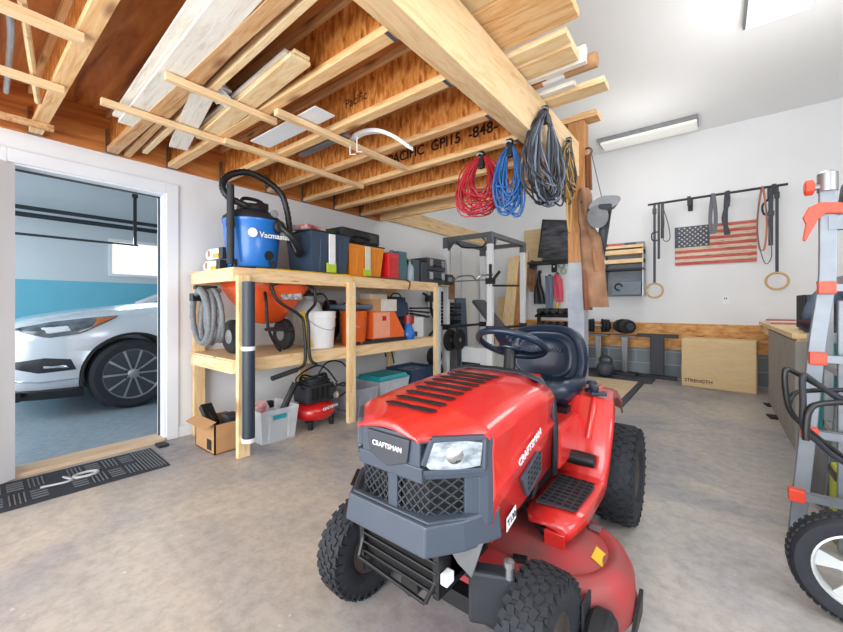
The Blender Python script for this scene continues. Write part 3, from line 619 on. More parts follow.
# seat
def sq(a, p=.6): c = math.cos(a); s0 = math.sin(a); return (math.copysign(abs(c)**p, c), math.copysign(abs(s0)**p, s0))
cu = []
for k, (ro, z) in enumerate(((.62, .63), (.92, .64), (1.0, .68), (.97, .73), (.86, .745), (.75, .725), (.4, .715), (.02, .712))):
    cu.append([(sq(a)[0]*.25*ro-.03, 1.02+sq(a)[1]*.23*ro, z+(.02 if sq(a)[1]*ro > .7 else 0)) for a in [i*math.pi/20 for i in range(40)]])
MB().loft(cu, closed=True, caps=True).build('seat_cushion', NAVYS, mw, smooth=60)
cu = []; tl = R(12)
for ro, dy in ((.86, .05), (1.0, .03), (1.03, 0), (.98, -.035), (.88, -.045), (.82, -.030), (.80, -.028), (.70, -.028), (.67, -.038), (.62, -.040), (.57, -.028), (.3, -.024), (.02, -.022)):
    ring = []
    for a in [i*math.pi/20 for i in range(40)]:
        qx, qz = sq(a, .62); xx = qx*.242*ro*(1-.10*max(0, qz)); zz = qz*.175*ro; y = dy-.05*(qx*ro)**2
        ring.append((xx-.03, 1.19+y+zz*math.sin(tl), .825+zz*math.cos(tl)))
    cu.append(ring)
sbk = MB().loft(cu, closed=True, caps=True).build('seat_back', NAVYS, mw, smooth=60)
text('seat_lettering', 'CRAFTSMAN', .035, NAVYS, sbk, (-.03, 1.158, .86), (R(78), 0, 0), .004, 1)
MB().bb(-.15, .15, .92, 1.25, .58, .64).build('seat_bracket', BLACK, mw)
# side lettering, vent and model plate on both flanks
for s_ in (1, -1):
    ry = axes((0, s_*1, .30), (0, -.30*s_, 1)) if s_ > 0 else axes((0, -1, -.30), (0, -.3, 1))
    text('side_lettering', 'CRAFTSMAN', .034, WHITEP, hd, (s_*.2725, .205, .648), ry, .0015, 1.0, .0006)
    v = MB().prism([(s_*.262, .135, .565), (s_*.262, .275, .61), (s_*.262, .31, .595), (s_*.262, .30, .53), (s_*.262, .18, .49)], (s_*.012, 0, 0)); vo = v.build('side_vent', BEZ, mw, bev=.003)
    vs = MB()
    for k in range(4):
        for j in range(5): vs.box((s_*.2745, .187+j*.024, .525+.008*j+k*.018-.008), (.002, .014, .010))
    vs.build('vent_slots', BLACK, vo)
    MB().prism([(s_*.263, .04, .438), (s_*.263, .105, .454), (s_*.263, .105, .494), (s_*.263, .04, .478)], (s_*.002, 0, 0)).build('model_plate', WHITEP, mw)
    text('model_lettering', 'T130', .028, BLACK, mw, (s_*.2658, .073, .466), axes((0, s_*1, .22), (0, 0, 1)), .0006, 1, .0002)
# ================================================================ WOODEN SHELVING AND ITS CONTENTS
sh = thing('storage_shelving', 'homemade two tier pine shelving against the left white wall', 'shelving', (0, 0, 0))
FX = -2.76; BK = -3.54; Y0, Y1 = 1.33, 3.86
for y in (1.36, 2.40, 3.80):
    MB().bb(FX, FX+.04, y-.045, y+.045, 0, 1.34).build('post', PINEZ, sh, bev=.003)
    MB().bb(BK, BK+.04, y-.045, y+.045, 0, 1.30).build('post', PINEZ, sh, bev=.003)
for z in (.66, 1.34):
    MB().bb(FX-.04, FX-.0, Y0, Y1, z-.045, z+.045).build('rail', PINE, sh, bev=.003); MB().bb(BK+.04, BK+.08, Y0, Y1, z-.045, z+.045).build('rail', PINE, sh, bev=.003)
    MB().bb(BK+.04, FX, Y0-.04, Y0, z-.045, z+.045).build('end_rail', PINEX, sh, bev=.003)
    MB().bb(BK-.01, FX+.0, Y0-.03, Y1, z+.046, z+.058).build('shelf_board', PINE, sh)
MB().box((FX+.044, 3.83, .67), (.012, .045, 1.36)).build('grey_edge_strip', mat('AEBBC6', .5, name='grey_blue_strip'), sh)
SZ1 = .72; SZ2 = 1.40
sb_ = smoothpath([(FX-.06, 1.5, SZ2+.004), (FX-.015, 1.7, SZ2+.004), (FX-.005, 1.95, SZ2+.004), (FX-.01, 2.25, SZ2+.004), (FX+.008, 2.40, SZ2+.0), (FX+.012, 2.43, SZ2-.06), (FX+.010, 2.33, SZ2-.09)], 5)
tag(MB().tube(sb_, .007, 6).build('yellow_strap', YELLOW), 'yellow strap lying along the front edge of the top shelf', 'strap')
tag(MB().tube(smoothpath([(FX-.02, 2.65, 1.405), (FX+.01, 2.8, 1.406), (FX+.01, 3.05, 1.406), (FX+.012, 3.28, 1.39), (FX+.012, 3.27, 1.30)], 5), .008, 6).build('rope', mat('6A4032', .7, name='brown_cord')), 'brown cord draped over the front edge of the top shelf', 'cord')
# bins and totes ------------------------------------------------------
def tote(name, label, cat, x, y, z, dx, dy, h, m, lidm=None, lid=.03, rz=0, group=None, taper=.86, clips=None, open_=False, rim=.012, tex=None):
    t = thing(name, label, cat, (x, y, z), rz, group); b = MB(); hh = h-(lid if lidm else 0)
    def ring(sx, sy, zz, w_=0): return [(-sx+w_, -sy+w_, zz), (sx-w_, -sy+w_, zz), (sx-w_, sy-w_, zz), (-sx+w_, sy-w_, zz)]
    X_, Y_ = dx/2, dy/2
    b.loft([ring(X_*taper, Y_*taper, .0), ring(X_*.985, Y_*.985, hh-.03), ring(X_, Y_, hh-.03), ring(X_, Y_, hh), ring(X_*.97, Y_*.97, hh), ring(X_*.95, Y_*.95, hh-.03), ring(X_*taper*.97, Y_*taper*.97, .006)], closed=True, caps=False)
    b.prism(ring(X_*taper, Y_*taper, .0), (0, 0, .006)); b.build('body', m, t, bev=.006)
    for k in (-.5, .5):
        MB().box((X_*(.925), Y_*k, hh*.45), (.012, .018, hh*.75), Matrix.Rotation(R(4), 3, 'Y')).build('rib', m, t, bev=.003)
    if lidm:
        l = MB().bb(-X_-.008, X_+.008, -Y_-.008, Y_+.008, hh+.001, hh+.012, bev=.004); l.loft([ring(X_*.95, Y_*.95, hh+.012), ring(X_*.85, Y_*.85, hh+lid)], closed=True, caps=True); l.build('lid', lidm, t)
    if clips:
        MB().bb(X_+.002, X_+.014, -.035, .035, hh*.25, hh*.98, bev=.003).build('clip', clips, t)
        MB().bb(X_*.95, X_+.006, -.05, .05, 0.02, hh*.28).build('clip_base', YGREEN, t)
    return t
NB = mat('36475B', .4, name='slate_blue_tote')
tote('storage_tote', 'dark slate blue tote with pale clip on the top shelf', 'tote', -2.99, 2.21, SZ2, .40, .44, .40, NB, CHAR, .02, clips=WHITEP)
tote('storage_tote', 'orange tote with pale clip on the top shelf', 'tote', -3.02, 2.70, SZ2, .38, .50, .35, mat('E58A22', .4, name='amber_plastic'), BLACK, .02, clips=mat('D9DEC2', .4, name='pale_clip'))
t = thing('tool_case', 'black hard tool case lying tilted on the orange tote', 'tool case', (-3.03, 2.64, SZ2+.355), R(4))
MB().bb(-.16, .16, -.26, .30, .0, .14, bev=.03).build('shell', CHAR, t); MB().tube(smoothpath([(.165, -.10, .05), (.205, -.09, .05), (.205, .09, .05), (.165, .10, .05)], 4), .01, 8).build('handle', BLACK, t); MB().bb(.155, .165, .12, .24, .03, .11).build('name_plate', DGREY, t)
t = thing('red_pouch', 'small red and white package on top of the slate blue tote', 'package', (-3.0, 2.12, SZ2+.405), R(10)); MB().bb(-.1, .1, -.14, .12, 0, .05, bev=.015).build('wrap', mat('B23A3A', .5, h2='D8D4D2', scale=14, name='red_white_print'), t)
t = thing('green_strap', 'black and green strap bundle beside the black tool case', 'strap', (-2.95, 2.32, SZ2+.405)); MB().lathe([(.05, -.02), (.07, 0), (.05, .02)], (0, 0, .022), 'Z', 14).build('webbing', mat('2E5A37', .7, h2='17181B', scale=22, name='green_black_webbing'), t)
def case(name, label, cat, x, y, z, dx, dy, h, m, group=None, handle=True, bev=.02, rz=0):
    t = thing(name, label, cat, (x, y, z), rz, group); MB().bb(-dx/2, dx/2, -dy/2, dy/2, 0, h, bev=bev).build('body', m, t)
    if handle: MB().tube(smoothpath([(0, -dy*.3, h-.004), (0, -dy*.2, h+.018), (0, dy*.2, h+.018), (0, dy*.3, h-.004)], 4), .006, 6).build('handle', BLACK, t)
    return t
t = case('tool_case', 'upright glossy red case beside the orange tote', 'tool case', -2.98, 3.08, SZ2, .36, .17, .30, mat('D51F23', .3, coat=.4, name='bright_red_plastic'))
MB().bb(.182, .186, -.05, .05, .06, .24).build('panel', RED, t)
case('tool_case', 'tall teal grey case standing behind the red one', 'tool case', -3.0, 3.265, SZ2, .34, .15, .34, mat('45707A', .45, name='teal_grey_plastic'))
t = thing('spray_bottle', 'pale grey bottle with green cap on the top shelf', 'bottle', (-2.86, 3.42, SZ2)); MB().lathe([(0, 0), (.045, 0), (.05, .01), (.05, .16), (.03, .2), (.016, .21), (.016, .23)], n=18).build('bottle_body', mat('9FB0B9', .4, name='pale_grey_plastic'), t, smooth=40); MB().lathe([(.02, .23), (.02, .26), (0, .262)], n=12).build('cap', mat('5E9A45', .5, name='green_cap'), t)
case('tool_case', 'slim slate case standing beside the grey bottle', 'tool case', -3.0, 3.53, SZ2, .30, .13, .27, SLATE, bev=.01)
case('tool_case', 'narrow dark grey case next to the stacked toolboxes', 'tool case', -2.98, 3.68, SZ2, .28, .13, .25, DGREY, bev=.01)
for k, (zz, lb) in enumerate(((0, 'lower of the two latched black toolboxes at the shelf end'), (.165, 'upper of the two latched black toolboxes at the shelf end'))):
    t = thing('toolbox', lb, 'toolbox', (-3.0, 3.96-.0*k, SZ2+zz), 0, 'stacked latched toolboxes')
    MB().bb(-.15, .15, -.20, .20, 0, .16, bev=.012).build('body', DGREY, t); MB().bb(-.152, .152, -.202, .202, .105, .113).build('seam', BLACK, t)
    for y in (-.13, .13): MB().bb(.15, .165, y-.03, y+.03, .05, .14, bev=.004).build('latch', mat('A3A8AE', .4, name='pale_latch') if k == 0 else GREYM, t)
    MB().tube(smoothpath([(.15, -.07, .06), (.185, -.06, .06), (.185, .06, .06), (.15, .07, .06)], 4), .009, 8).build('handle', BLACK, t)
t = thing('battery_charger', 'small black charger at the very end of the top shelf', 'charger', (-2.93, 4.27, SZ2)); MB().bb(-.08, .08, -.09, .09, 0, .14, bev=.02).build('body', CHAR, t); MB().bb(.08, .085, -.05, .05, .04, .1).build('panel', GREYM, t)
MB().bb(-.25, .0, -.1, .1, -.02, -.002).build('support_plate', PINE, t)
# two white and yellow brackets on the wall end of the top shelf
for k, (zz, yy, lb) in enumerate(((0, 1.38, 'lower white and orange clamp bracket at the shelf end'), (.105, 1.40, 'upper white and orange clamp bracket at the shelf end'))):
    t = thing('clamp_bracket', lb, 'bracket', (-3.33, yy, SZ2+zz), 0, 'white brackets at the shelf end')
    MB().prism([(-.16, 0, .03), (-.12, 0, .0), (.10, 0, .0), (.12, 0, .05), (.08, 0, .09), (-.10, 0, .095), (-.16, 0, .07)], (0, .06, 0)).build('body', WHITEP, t, bev=.006)
    MB().bb(.0, .1, -.004, -.001, .01, .045).build('orange_panel', YELLOW, t); MB().bb(-.10, -.07, -.004, -.001, .03, .08).build('tan_panel', CARD, t); MB().bb(.10, .17, .0, .06, .0, .09).build('black_grip', BLACK, t)
# blue tub vacuum ------------------------------------------------------
vb = mat('1C73C8', .33, var=.08, coat=.3, name='vacuum_blue')
t = thing('tub_vacuum', 'blue tub wet-dry vacuum with looping black hose on the top shelf', 'vacuum', (-3.12, 1.63, SZ2+.002)); t.scale = (1.06, 1.06, 1.1)
MB().lathe([(.0, .03), (.175, .03), (.185, .05), (.20, .2), (.215, .36), (.222, .37), (.222, .385), (.18, .39)], n=36).build('tub', vb, t, smooth=35)
hdv = MB().lathe([(.222, .386), (.215, .41), (.17, .45), (.12, .47), (.115, .50), (.08, .52), (0, .52)], n=32); hdv.build('motor_head', CHAR, t, smooth=35)
hn = MB().tube(smoothpath([(0, -.10, .50), (0, -.07, .56), (0, .07, .56), (0, .10, .50)], 5), .014, 8); hn.box((.09, .03, .50), (.06, .08, .05)); hn.build('handle', BLACK, t, smooth=40)
MB().lathe([(.03, .0), (.03, .02), (0, .022)], (.18, .08, .44), 'X', 16).build('switch_dial', mat('8D9298', .4, name='grey_dial'), t)
MB().lathe([(.045, .0), (.045, .05), (.036, .06)], (.19, .10, .34), 'X', 18, None, True).build('inlet_port', CHAR, t, smooth=30)
hp_ = smoothpath([(.23, .11, .345), (.28, .16, .28), (.27, .24, .20), (.20, .29, .15), (.17, .24, .28), (.15, .22, .48), (.14, .17, .62), (.12, .05, .70), (.10, -.10, .73), (.08, -.22, .68), (.08, -.27, .60), (.10, -.24, .52), (.14, -.12, .47)], 9)
MB().tube(hp_, [.024+.0022*((i % 2)*2-1) for i in range(len(hp_))], 12).build('hose', BLACK, t, smooth=60)
MB().tube([(.13, -.235, .04), (.13, -.235, .60)], .026, 12).tube([(.13, -.235, .30), (.13, -.235, .36)], .031, 12).build('wand_tube', CHAR, t, smooth=40)
for a in (R(20), R(110), R(200), R(290)):
    c, s0 = math.cos(a)*.19, math.sin(a)*.19; cw = MB().lathe([(.02, -.012), (.03, -.008), (.03, .008), (.02, .012)], (c, s0, .03), 'Y', 14); cw.box((c*.95, s0*.95, .065), (.05, .05, .03)); cw.build('caster', CHAR, t, smooth=40)
lz = Vector((1, -.25, 0)).normalized(); 
MB().lathe([(.034, 0), (.034, .004), (0, .004)], (.214*lz.x, .214*lz.y-.055, .27), 'Z', 18, axes((-lz.y, lz.x, 0), (0, 0, 1))).build('round_emblem', WHITEP, t)
text('brand_lettering', 'Vacmaster', .058, WHITEP, t, (.236*lz.x, .236*lz.y+.125, .262), axes((.15, 1, 0), (0, 0, 1)), .002, 1, .001)
MB().lathe([(.036, .0), (.036, .006), (0, .006)], (.197, .03, .115), 'X', 18).build('drain_cap', BLACK, t)
# middle shelf ----------------------------------------------------------
# orange broadcast spreader
t = thing('broadcast_spreader', 'orange hopper spreader with black tube handle on the middle shelf', 'spreader', (-3.10, 1.74, SZ1), 0); t.scale = (1.12, 1.15, 1.08)
hop = [(.24, .27, .54), (.24, .28, .50), (.20, .22, .40), (.10, .10, .24), (.04, .04, .22)]
def rr_(sx, sy, z, n=28): return [(sq(a, .55)[0]*sx, sq(a, .55)[1]*sy, z) for a in [2*math.pi*i/n for i in range(n)]]
MB().loft([rr_(sx, sy, z) for sx, sy, z in hop], closed=True, caps=True).build('hopper', mat('EE5A24', .35, coat=.3, name='spreader_orange'), t, smooth=40)
MB().loft([rr_(.25, .285, .535), rr_(.25, .285, .55), rr_(.22, .25, .55)], closed=True).build('hopper_rim', ORANGER, t)
MB().box((.222, .08, .44), (.01, .17, .06), Matrix.Rotation(R(-20), 3, 'Y')).build('name_plate', mat('D9D9D6', .5, h2='4A4A4A', scale=30, name='printed_plate'), t)
for y in (-.24, .12):
    w1 = MB().lathe([(.05, -.03), (.10, -.035), (.125, -.02), (.13, 0), (.125, .02), (.10, .035), (.05, .03)], (-.02 if y < 0 else .05, y, .13), 'Y', 26); wo = w1.build('wheel', MBLACK, t, smooth=40)
    MB().lathe([(0, -.032), (.06, -.03), (.065, .0), (.06, .03), (0, .032)], (-.02 if y < 0 else .05, y, .13), 'Y', 18).build('rim', GREYM, wo)
MB().lathe([(.10, .17), (.11, .18), (.10, .19), (.03, .20)], (.16, .02, 0), 'Z', 20).build('spinner', CHAR, t)
fr_ = MB()
fr_.tube(smoothpath([(.20, -.12, .48), (.26, -.14, .40), (.27, -.13, .20), (.26, -.06, .06), (.24, -.02, .02)], 5), .011, 8)
fr_.tube(smoothpath([(.25, -.10, .52), (.29, .0, .55), (.29, .14, .55), (.27, .25, .50)], 5), .011, 8)
fr_.tube(smoothpath([(.25, -.10, .52), (.28, -.06, .40), (.31, .08, .30), (.32, .12, .22), (.34, .12, -.06), (.36, .04, -.12), (.37, -.14, -.15)], 6), .012, 8)
fr_.tube(smoothpath([(.27, .25, .50), (.29, .24, .38), (.32, .15, .30), (.335, .15, .20), (.355, .15, -.04), (.37, .20, -.10)], 6), .012, 8)
fr_.build('tube_handle', BLACK, t, smooth=50)
MB().tube([(.36, .04, -.12), (.37, -.16, -.155)], .018, 10).build('grip', CHAR, t)
tag(MB().box((FX-.11, 1.99, SZ1+.18), (.02, .05, .34), Matrix.Rotation(R(15), 3, 'X'), bev=.004).build('yellow_level', YELLOW), 'upright yellow hand tool beside the white bucket', 'tool')
# hose coil on the left end
hm = mat('7E8388', .5, var=.35, scale=60, name='ribbed_grey_hose'); t = thing('hose_coil', 'coiled ribbed grey hose hanging from the left end of the shelving', 'hose', (-3.10, 1.24, 1.05))
pts = []
for i in range(5*28+1):
    a = 2*math.pi*i/28; k = i/28; pts.append(((.145-.008*k)*math.sin(a)+.012*k-.02, -.045+.027*k+.02*math.sin(a*.7), -.02+(.215-.014*((k*1.7) % 2))*math.cos(a)))
MB().tube(pts, [.021+.0016*((i % 2)*2-1) for i in range(len(pts))], 10).build('coil', hm, t, smooth=60)
MB().bb(-.03, .01, -.07, .09, .19, .22).bb(-.13, -.06, -.06, -.0, .10, .16).build('hook_end', BLACK, t)
# tube strapped to the first post
t = thing('black_tube', 'tall black tube strapped upright to the first shelving post', 'tube', (FX+.092, 1.365, .13)); MB().lathe([(.043, 0), (.043, 1.16), (.036, 1.16), (.036, .02), (0, .02)], n=22).build('tube_body', mat('2B3644', .45, name='blue_black_tube'), t, smooth=40)
for z in (.66, -.005): MB().lathe([(.0465, z), (.0465, z+.03), (.0432, z+.03), (.0432, z)], n=22).box((-.05, -.0, z+.015), (.03, .06, .012)).build('tube_clamp', WHITEP, t)
# buckets and boxes
def bucket(name, label, cat, x, y, z, r, h, m, lidm=None, handle=True, group=None, body='body'):
    t = thing(name, label, cat, (x, y, z), 0, group); k = MB().lathe([(0, 0), (r*.84, 0), (r*.86, .01), (r*.97, h*.82), (r*1.02, h*.83), (r*1.02, h*.86), (r*.98, h*.87), (r, h*.97), (r*1.03, h), (r*.96, h), (r*.82, .012), (0, .012)], n=32); k.build(body, m, t, smooth=35)
    if lidm: MB().lathe([(r*1.05, h-.02), (r*1.06, h+.005), (r*.9, h+.012), (0, h+.012)], n=32).build('lid', lidm, t, smooth=35)
    if handle: MB().tube(smoothpath([(0, -r*1.03, h*.88), (r*.7, -r*.7, h*.62), (r*1.06, 0, h*.5), (r*.7, r*.7, h*.62), (0, r*1.03, h*.88)], 5), .003, 6).build('wire_handle', GREYM, t)
    return t
t = bucket('bucket', 'white plastic bucket on the middle shelf beside the spreader', 'bucket', -2.95, 2.19, SZ1, .155, .34, WHITEP)
t = thing('pump_sprayer', 'white pump sprayer tank behind the white bucket', 'sprayer', (-3.28, 2.30, SZ1)); MB().lathe([(0, 0), (.13, 0), (.145, .02), (.15, .30), (.13, .40), (.08, .45), (.05, .46), (.05, .49)], n=28).build('tank', mat('DADDDC', .4, name='offwhite_plastic'), t, smooth=40); MB().lathe([(.06, .49), (.06, .52), (.02, .53), (.02, .55)], n=16).build('pump_cap', CHAR, t, smooth=30)
MB().tube(smoothpath([(.05, .02, .50), (.16, .08, .50), (.20, .14, .3), (.14, .16, .1)], 5), .008, 8).build('sprayer_hose', BLACK, t)
t = bucket('bucket', 'orange pail partly behind the middle shelving post', 'bucket', -2.93, 2.60, SZ1, .14, .34, ORANGE, None, True)
case('tool_case', 'flat grey case across the top of the orange pail', 'tool case', -2.95, 2.60, SZ1+.355, .26, .38, .05, mat('56667A', .5, name='grey_blue_case'))
case('flat_tray', 'dark flat tray under the orange pail', 'tray', -2.82, 2.63, SZ1-.0, .02, .30, .03, CHAR, handle=False, bev=.004)
t = thing('jerry_can', 'dark hose bundle between sprayer and orange pail', 'hose', (-3.33, 2.62, SZ1)); MB().lathe([(.05, 0), (.1, .1), (.1, .35), (.06, .45), (0, .46)], n=16).build('hose_pile', BLACK, t, smooth=40); t.name = 'hose_bundle'
# orange angled box
t = thing('orange_box', 'orange box with sloping front corner and printed side', 'box', (-2.98, 2.97, SZ1+.04))
ob = mat('EE6A2C', .45, name='box_orange'); MB().prism([(-.15, -.20, 0), (.16, -.20, 0), (.16, -.20, .29), (-.15, -.20, .29)], (0, .28, 0)).prism([(-.15, .08, 0), (-.15, .30, 0), (-.15, .30, .06), (-.15, .20, .2), (-.15, .14, .29), (-.15, .08, .29)], (.31, 0, 0)).build('body', ob, t)
MB().bb(.1605, .163, -.19, .06, .01, .28).build('pale_side', mat('F0A283', .5, name='pale_orange_print'), t); MB().bb(.163, .165, -.06, .0, .19, .24).build('printed_mark', RED, t)
MB().bb(-.17, .18, -.24, .32, -.038, -.002).build('base_board', CHAR, t)
t = thing('cardboard_box', 'brown cardboard box on top of the orange box', 'box', (-2.98, 2.91, SZ1+.332)); MB().bb(-.14, .17, -.14, .22, 0, .13).build('carton', CARD, t); MB().bb(.1705, .172, -.03, .22, .0, .13).build('pale_label', mat('D5CDC4', .7, name='pale_card'), t)
t = thing('cardboard_box', 'small pale box topmost of the middle shelf stack', 'box', (-3.0, 2.93, SZ1+.464)); MB().bb(-.08, .08, -.10, .16, 0, .055).build('carton', mat('CDB49A', .7, name='beige_card'), t)
t = thing('tool_bag', 'navy soft tool bag beside the cardboard boxes', 'bag', (-3.02, 3.32, SZ1+.26)); MB().loft([rr_(.14, .14, 0), rr_(.15, .16, .06), rr_(.13, .15, .16), rr_(.05, .14, .22), rr_(.02, .15, .24)], closed=True, caps=True).build('bag_body', mat('2C3A52', .8, bump=.3, name='navy_canvas'), t, smooth=50); MB().tube(smoothpath([(.02, -.10, .20), (.03, -.06, .27), (.03, .06, .27), (.02, .10, .20)], 4), .008, 6).build('strap', BLACK, t)
t = thing('storage_bin', 'dark plastic bin under the navy soft bag', 'bin', (-3.13, 3.44, SZ1)); MB().bb(-.13, .13, -.12, .12, 0, .255, bev=.01).build('body', mat('46405A', .5, h2='2A2C3A', name='dark_violet_plastic'), t)
t = thing('red_can', 'dark red round tin on the middle shelf near the far end', 'tin', (-2.86, 3.39, SZ1+.18)); MB().lathe([(0, 0), (.065, 0), (.065, .10), (0, .10)], n=24).build('tin_body', mat('9A2A24', .35, name='dark_red_tin'), t, smooth=40)
t.location.x = -2.85; t = thing('blue_sander', 'blue power tool under the dark red tin', 'power tool', (-2.86, 3.39, SZ1)); MB().lathe([(0, 0), (.07, 0), (.085, .03), (.075, .09), (.05, .14), (.04, .177), (0, .178)], n=20).build('motor_body', BLUE, t, smooth=45); MB().box((.0, .1, .05), (.05, .10, .06), bev=.01).build('grip', NAVY, t)
t = thing('black_grill_tool', 'black slotted bar stack jutting at the far shelf end', 'tool', (-2.95, 3.68, SZ1+.27))
for k in range(3): MB().box((.02, .02, k*.045), (.05, .36, .022), Matrix.Rotation(R(-8+4*k), 3, 'X')).build('bar', BLACK, t)
t = thing('white_box', 'white box at the far end of the middle shelf', 'box', (-3.0, 3.62, SZ1)); MB().bb(-.1, .1, -.10, .12, 0, .25).build('carton', WHITEP, t)
t = thing('spray_gun', 'thin dark rod tool upright on the far shelf end', 'tool', (-3.2, 3.72, SZ1)); MB().tube([(0, 0, 0), (0, 0, .5)], .012, 8).bb(-.03, .03, -.02, .02, .30, .34).build('rod', DGREY, t)
# floor under the shelving -------------------------------------------------
t = thing('cardboard_box', 'open cardboard box of black tools at the left shelf foot', 'box', (-3.10, 1.36, 0)); 
cb = MB(); 
for a in ((-.17, -.16, -.12, .12), (.16, .17, -.12, .12)): cb.bb(a[0], a[1], a[2], a[3], 0, .22)
cb.bb(-.17, .17, -.12, -.11, 0, .22).bb(-.17, .17, .11, .12, 0, .22).bb(-.17, .17, -.12, .12, 0, .006); cb.build('carton', CARD, t)
MB().box((.0, -.15, .225), (.34, .09, .004), Matrix.Rotation(R(25), 3, 'X')).build('flap', CARD, t); MB().bb(.04, .12, -.1212, -.120, .02, .10).build('black_label', BLACK, t)
tag(MB().box((-3.19, 1.31, .24), (.05, .09, .20), Matrix.Rotation(R(-50), 3, 'Y'), bev=.01).tube([(-3.26, 1.28, .30), (-3.12, 1.33, .20)], .02, 8).build('power_tool', BLACK), 'black handled power tool poking out of the open cardboard box', 'power tool')
tag(MB().box((-3.02, 1.40, .20), (.12, .10, .13), bev=.02).build('black_tool', CHAR), 'square black tool inside the open cardboard box', 'power tool')
t = tote('clear_bin', 'clear plastic bin with blue handles heaped with tools, nearest bottom', 'bin', -2.98, 1.70, .001, .36, .34, .27, CLEARP)
MB().bb(.178, .192, -.07, .05, .19, .225, bev=.006).build('blue_handle', TEAL, t)
tag(MB().bb(-3.10, -2.88, 1.58, 1.80, .012, .16, bev=.03).build('tool_pile', mat('8593A6', .6, h2='C8CCD2', scale=14, name='mixed_tools')), 'grey mixed parts inside the nearest clear bin', 'parts')
t = thing('paint_tool', 'red and white hand tool on top of the nearest clear bin', 'tool', (-3.0, 1.62, .23)); MB().box((0, 0, .03), (.10, .13, .07), Matrix.Rotation(R(25), 3, 'X'), bev=.01).build('body', mat('C9C4C4', .5, h2='B8252B', scale=11, name='red_white_tool'), t); MB().box((-.04, .10, .03), (.05, .1, .06), bev=.01).build('grip', BLACK, t)
tag(MB().tube([(-2.95, 1.80, .19), (-2.93, 1.92, .43)], .028, 10).build('air_tool', BLACK), 'black cylindrical tool leaning out of the nearest clear bin', 'tool')
# pancake compressor
t = thing('air_compressor', 'red tank air compressor with black motor and hoses on the floor', 'compressor', (-2.96, 2.14, 0)); t.scale = (1.1, 1.15, 1.1)
MB().lathe([(0, .05), (.10, .055), (.155, .08), (.175, .13), (.155, .18), (.10, .205), (0, .21)], n=32).build('tank', RED, t, smooth=60)
mt = MB().bb(-.11, .11, -.13, .13, .20, .36, bev=.03).box((.05, -.05, .38), (.1, .1, .06), bev=.02).box((.1, .1, .28), (.06, .07, .08), bev=.01); mt.build('motor', CHAR, t)
for k in range(5): MB().bb(-.12, .125, -.10+k*.05, -.085+k*.05, .24, .34).build('cooling_fin', BLACK, t)
for x, y in ((.1, .1), (.1, -.1), (-.1, 0)): MB().lathe([(.02, 0), (.025, .07), (.015, .08)], (x, y, 0), n=10).build('foot', BLACK, t)
MB().lathe([(.028, 0), (.028, .012), (0, .012)], (.125, .12, .25), 'X', 16).build('pressure_gauge', CHROME, t)
text('brand_lettering', 'CRAFTSMAN', .032, WHITEP, t, (.162, .045, .165), axes((-.25, 1, 0), (-.35, 0, 1)), .002, 1)
hs = MB(); hs.tube(smoothpath([(.05, -.10, .30), (.05, -.20, .42), (.03, -.02, .50), (.0, .12, .46), (.05, .20, .33)], 7), .007, 8); hs.tube(smoothpath([(.02, 0, .38), (.06, .08, .52), (.03, .26, .50), (.05, .34, .38), (.08, .26, .30), (.08, .16, .33)], 7), .007, 8); hs.tube(smoothpath([(.1, .1, .3), (.14, .2, .34), (.12, .26, .27), (.12, .17, .22)], 6), .007, 8)
hs.build('air_hose', BLACK, t, smooth=60)
hc = MB()
for k in range(4): hc.tube([(.11*math.cos(a)*(1-.07*k), .13*math.sin(a)*(1-.05*k), .37+.012*k+.015*math.sin(3*a+k)) for a in [2*math.pi*i/22 for i in range(22)]], .008, 7, closed=True)
hc.build('coiled_hose', MBLACK, t, smooth=60)
tote('grey_bin', 'translucent grey bin behind the middle shelving post', 'bin', -2.98, 2.66, .001, .36, .36, .27, mat('B4B8C4', .4, alpha=.7, name='smoky_plastic'))
tag(MB().bb(-3.1, -2.86, 2.5, 2.74, .012, .2, bev=.03).build('bin_contents', mat('4A4653', .7, h2='8A8595', scale=12, name='dark_contents')), 'dark bits inside the translucent grey bin', 'parts')
tote('clear_bin', 'clear bin with bright teal lid on the floor', 'bin', -3.02, 3.13, .001, .38, .50, .33, mat('DFE6EE', .3, alpha=.5, name='clear_plastic_pale'), TEAL, .045)
tag(MB().bb(-3.15, -2.87, 2.95, 3.32, .012, .2, bev=.04).build('bin_contents', mat('A0525F', .6, h2='D5D0DA', scale=10, name='pinkish_contents')), 'pinkish things seen through the bin with teal lid', 'parts')
tote('blue_crate', 'dark blue open crate on the floor at the far shelf end', 'crate', -3.05, 3.68, .001, .42, .50, .34, NAVY)
tag(MB().bb(-3.2, -2.9, 3.5, 3.86, .012, .32, bev=.04).build('crate_contents', mat('3E4250', .7, h2='7C8B93', scale=14, name='crate_mixture')), 'jumbled dark things filling the blue crate', 'parts')
t = thing('wall_hook', 'black double hook on the wall under the middle shelf', 'hook', (WX+.02, 3.7, .55)); MB().tube([(.0, 0, 0), (.12, .02, -.02), (.14, .06, -.22)], .01, 8).tube([(0, -.08, 0), (.10, -.08, -.05), (.1, -.06, -.12)], .01, 8).build('prong', BLACK, t)
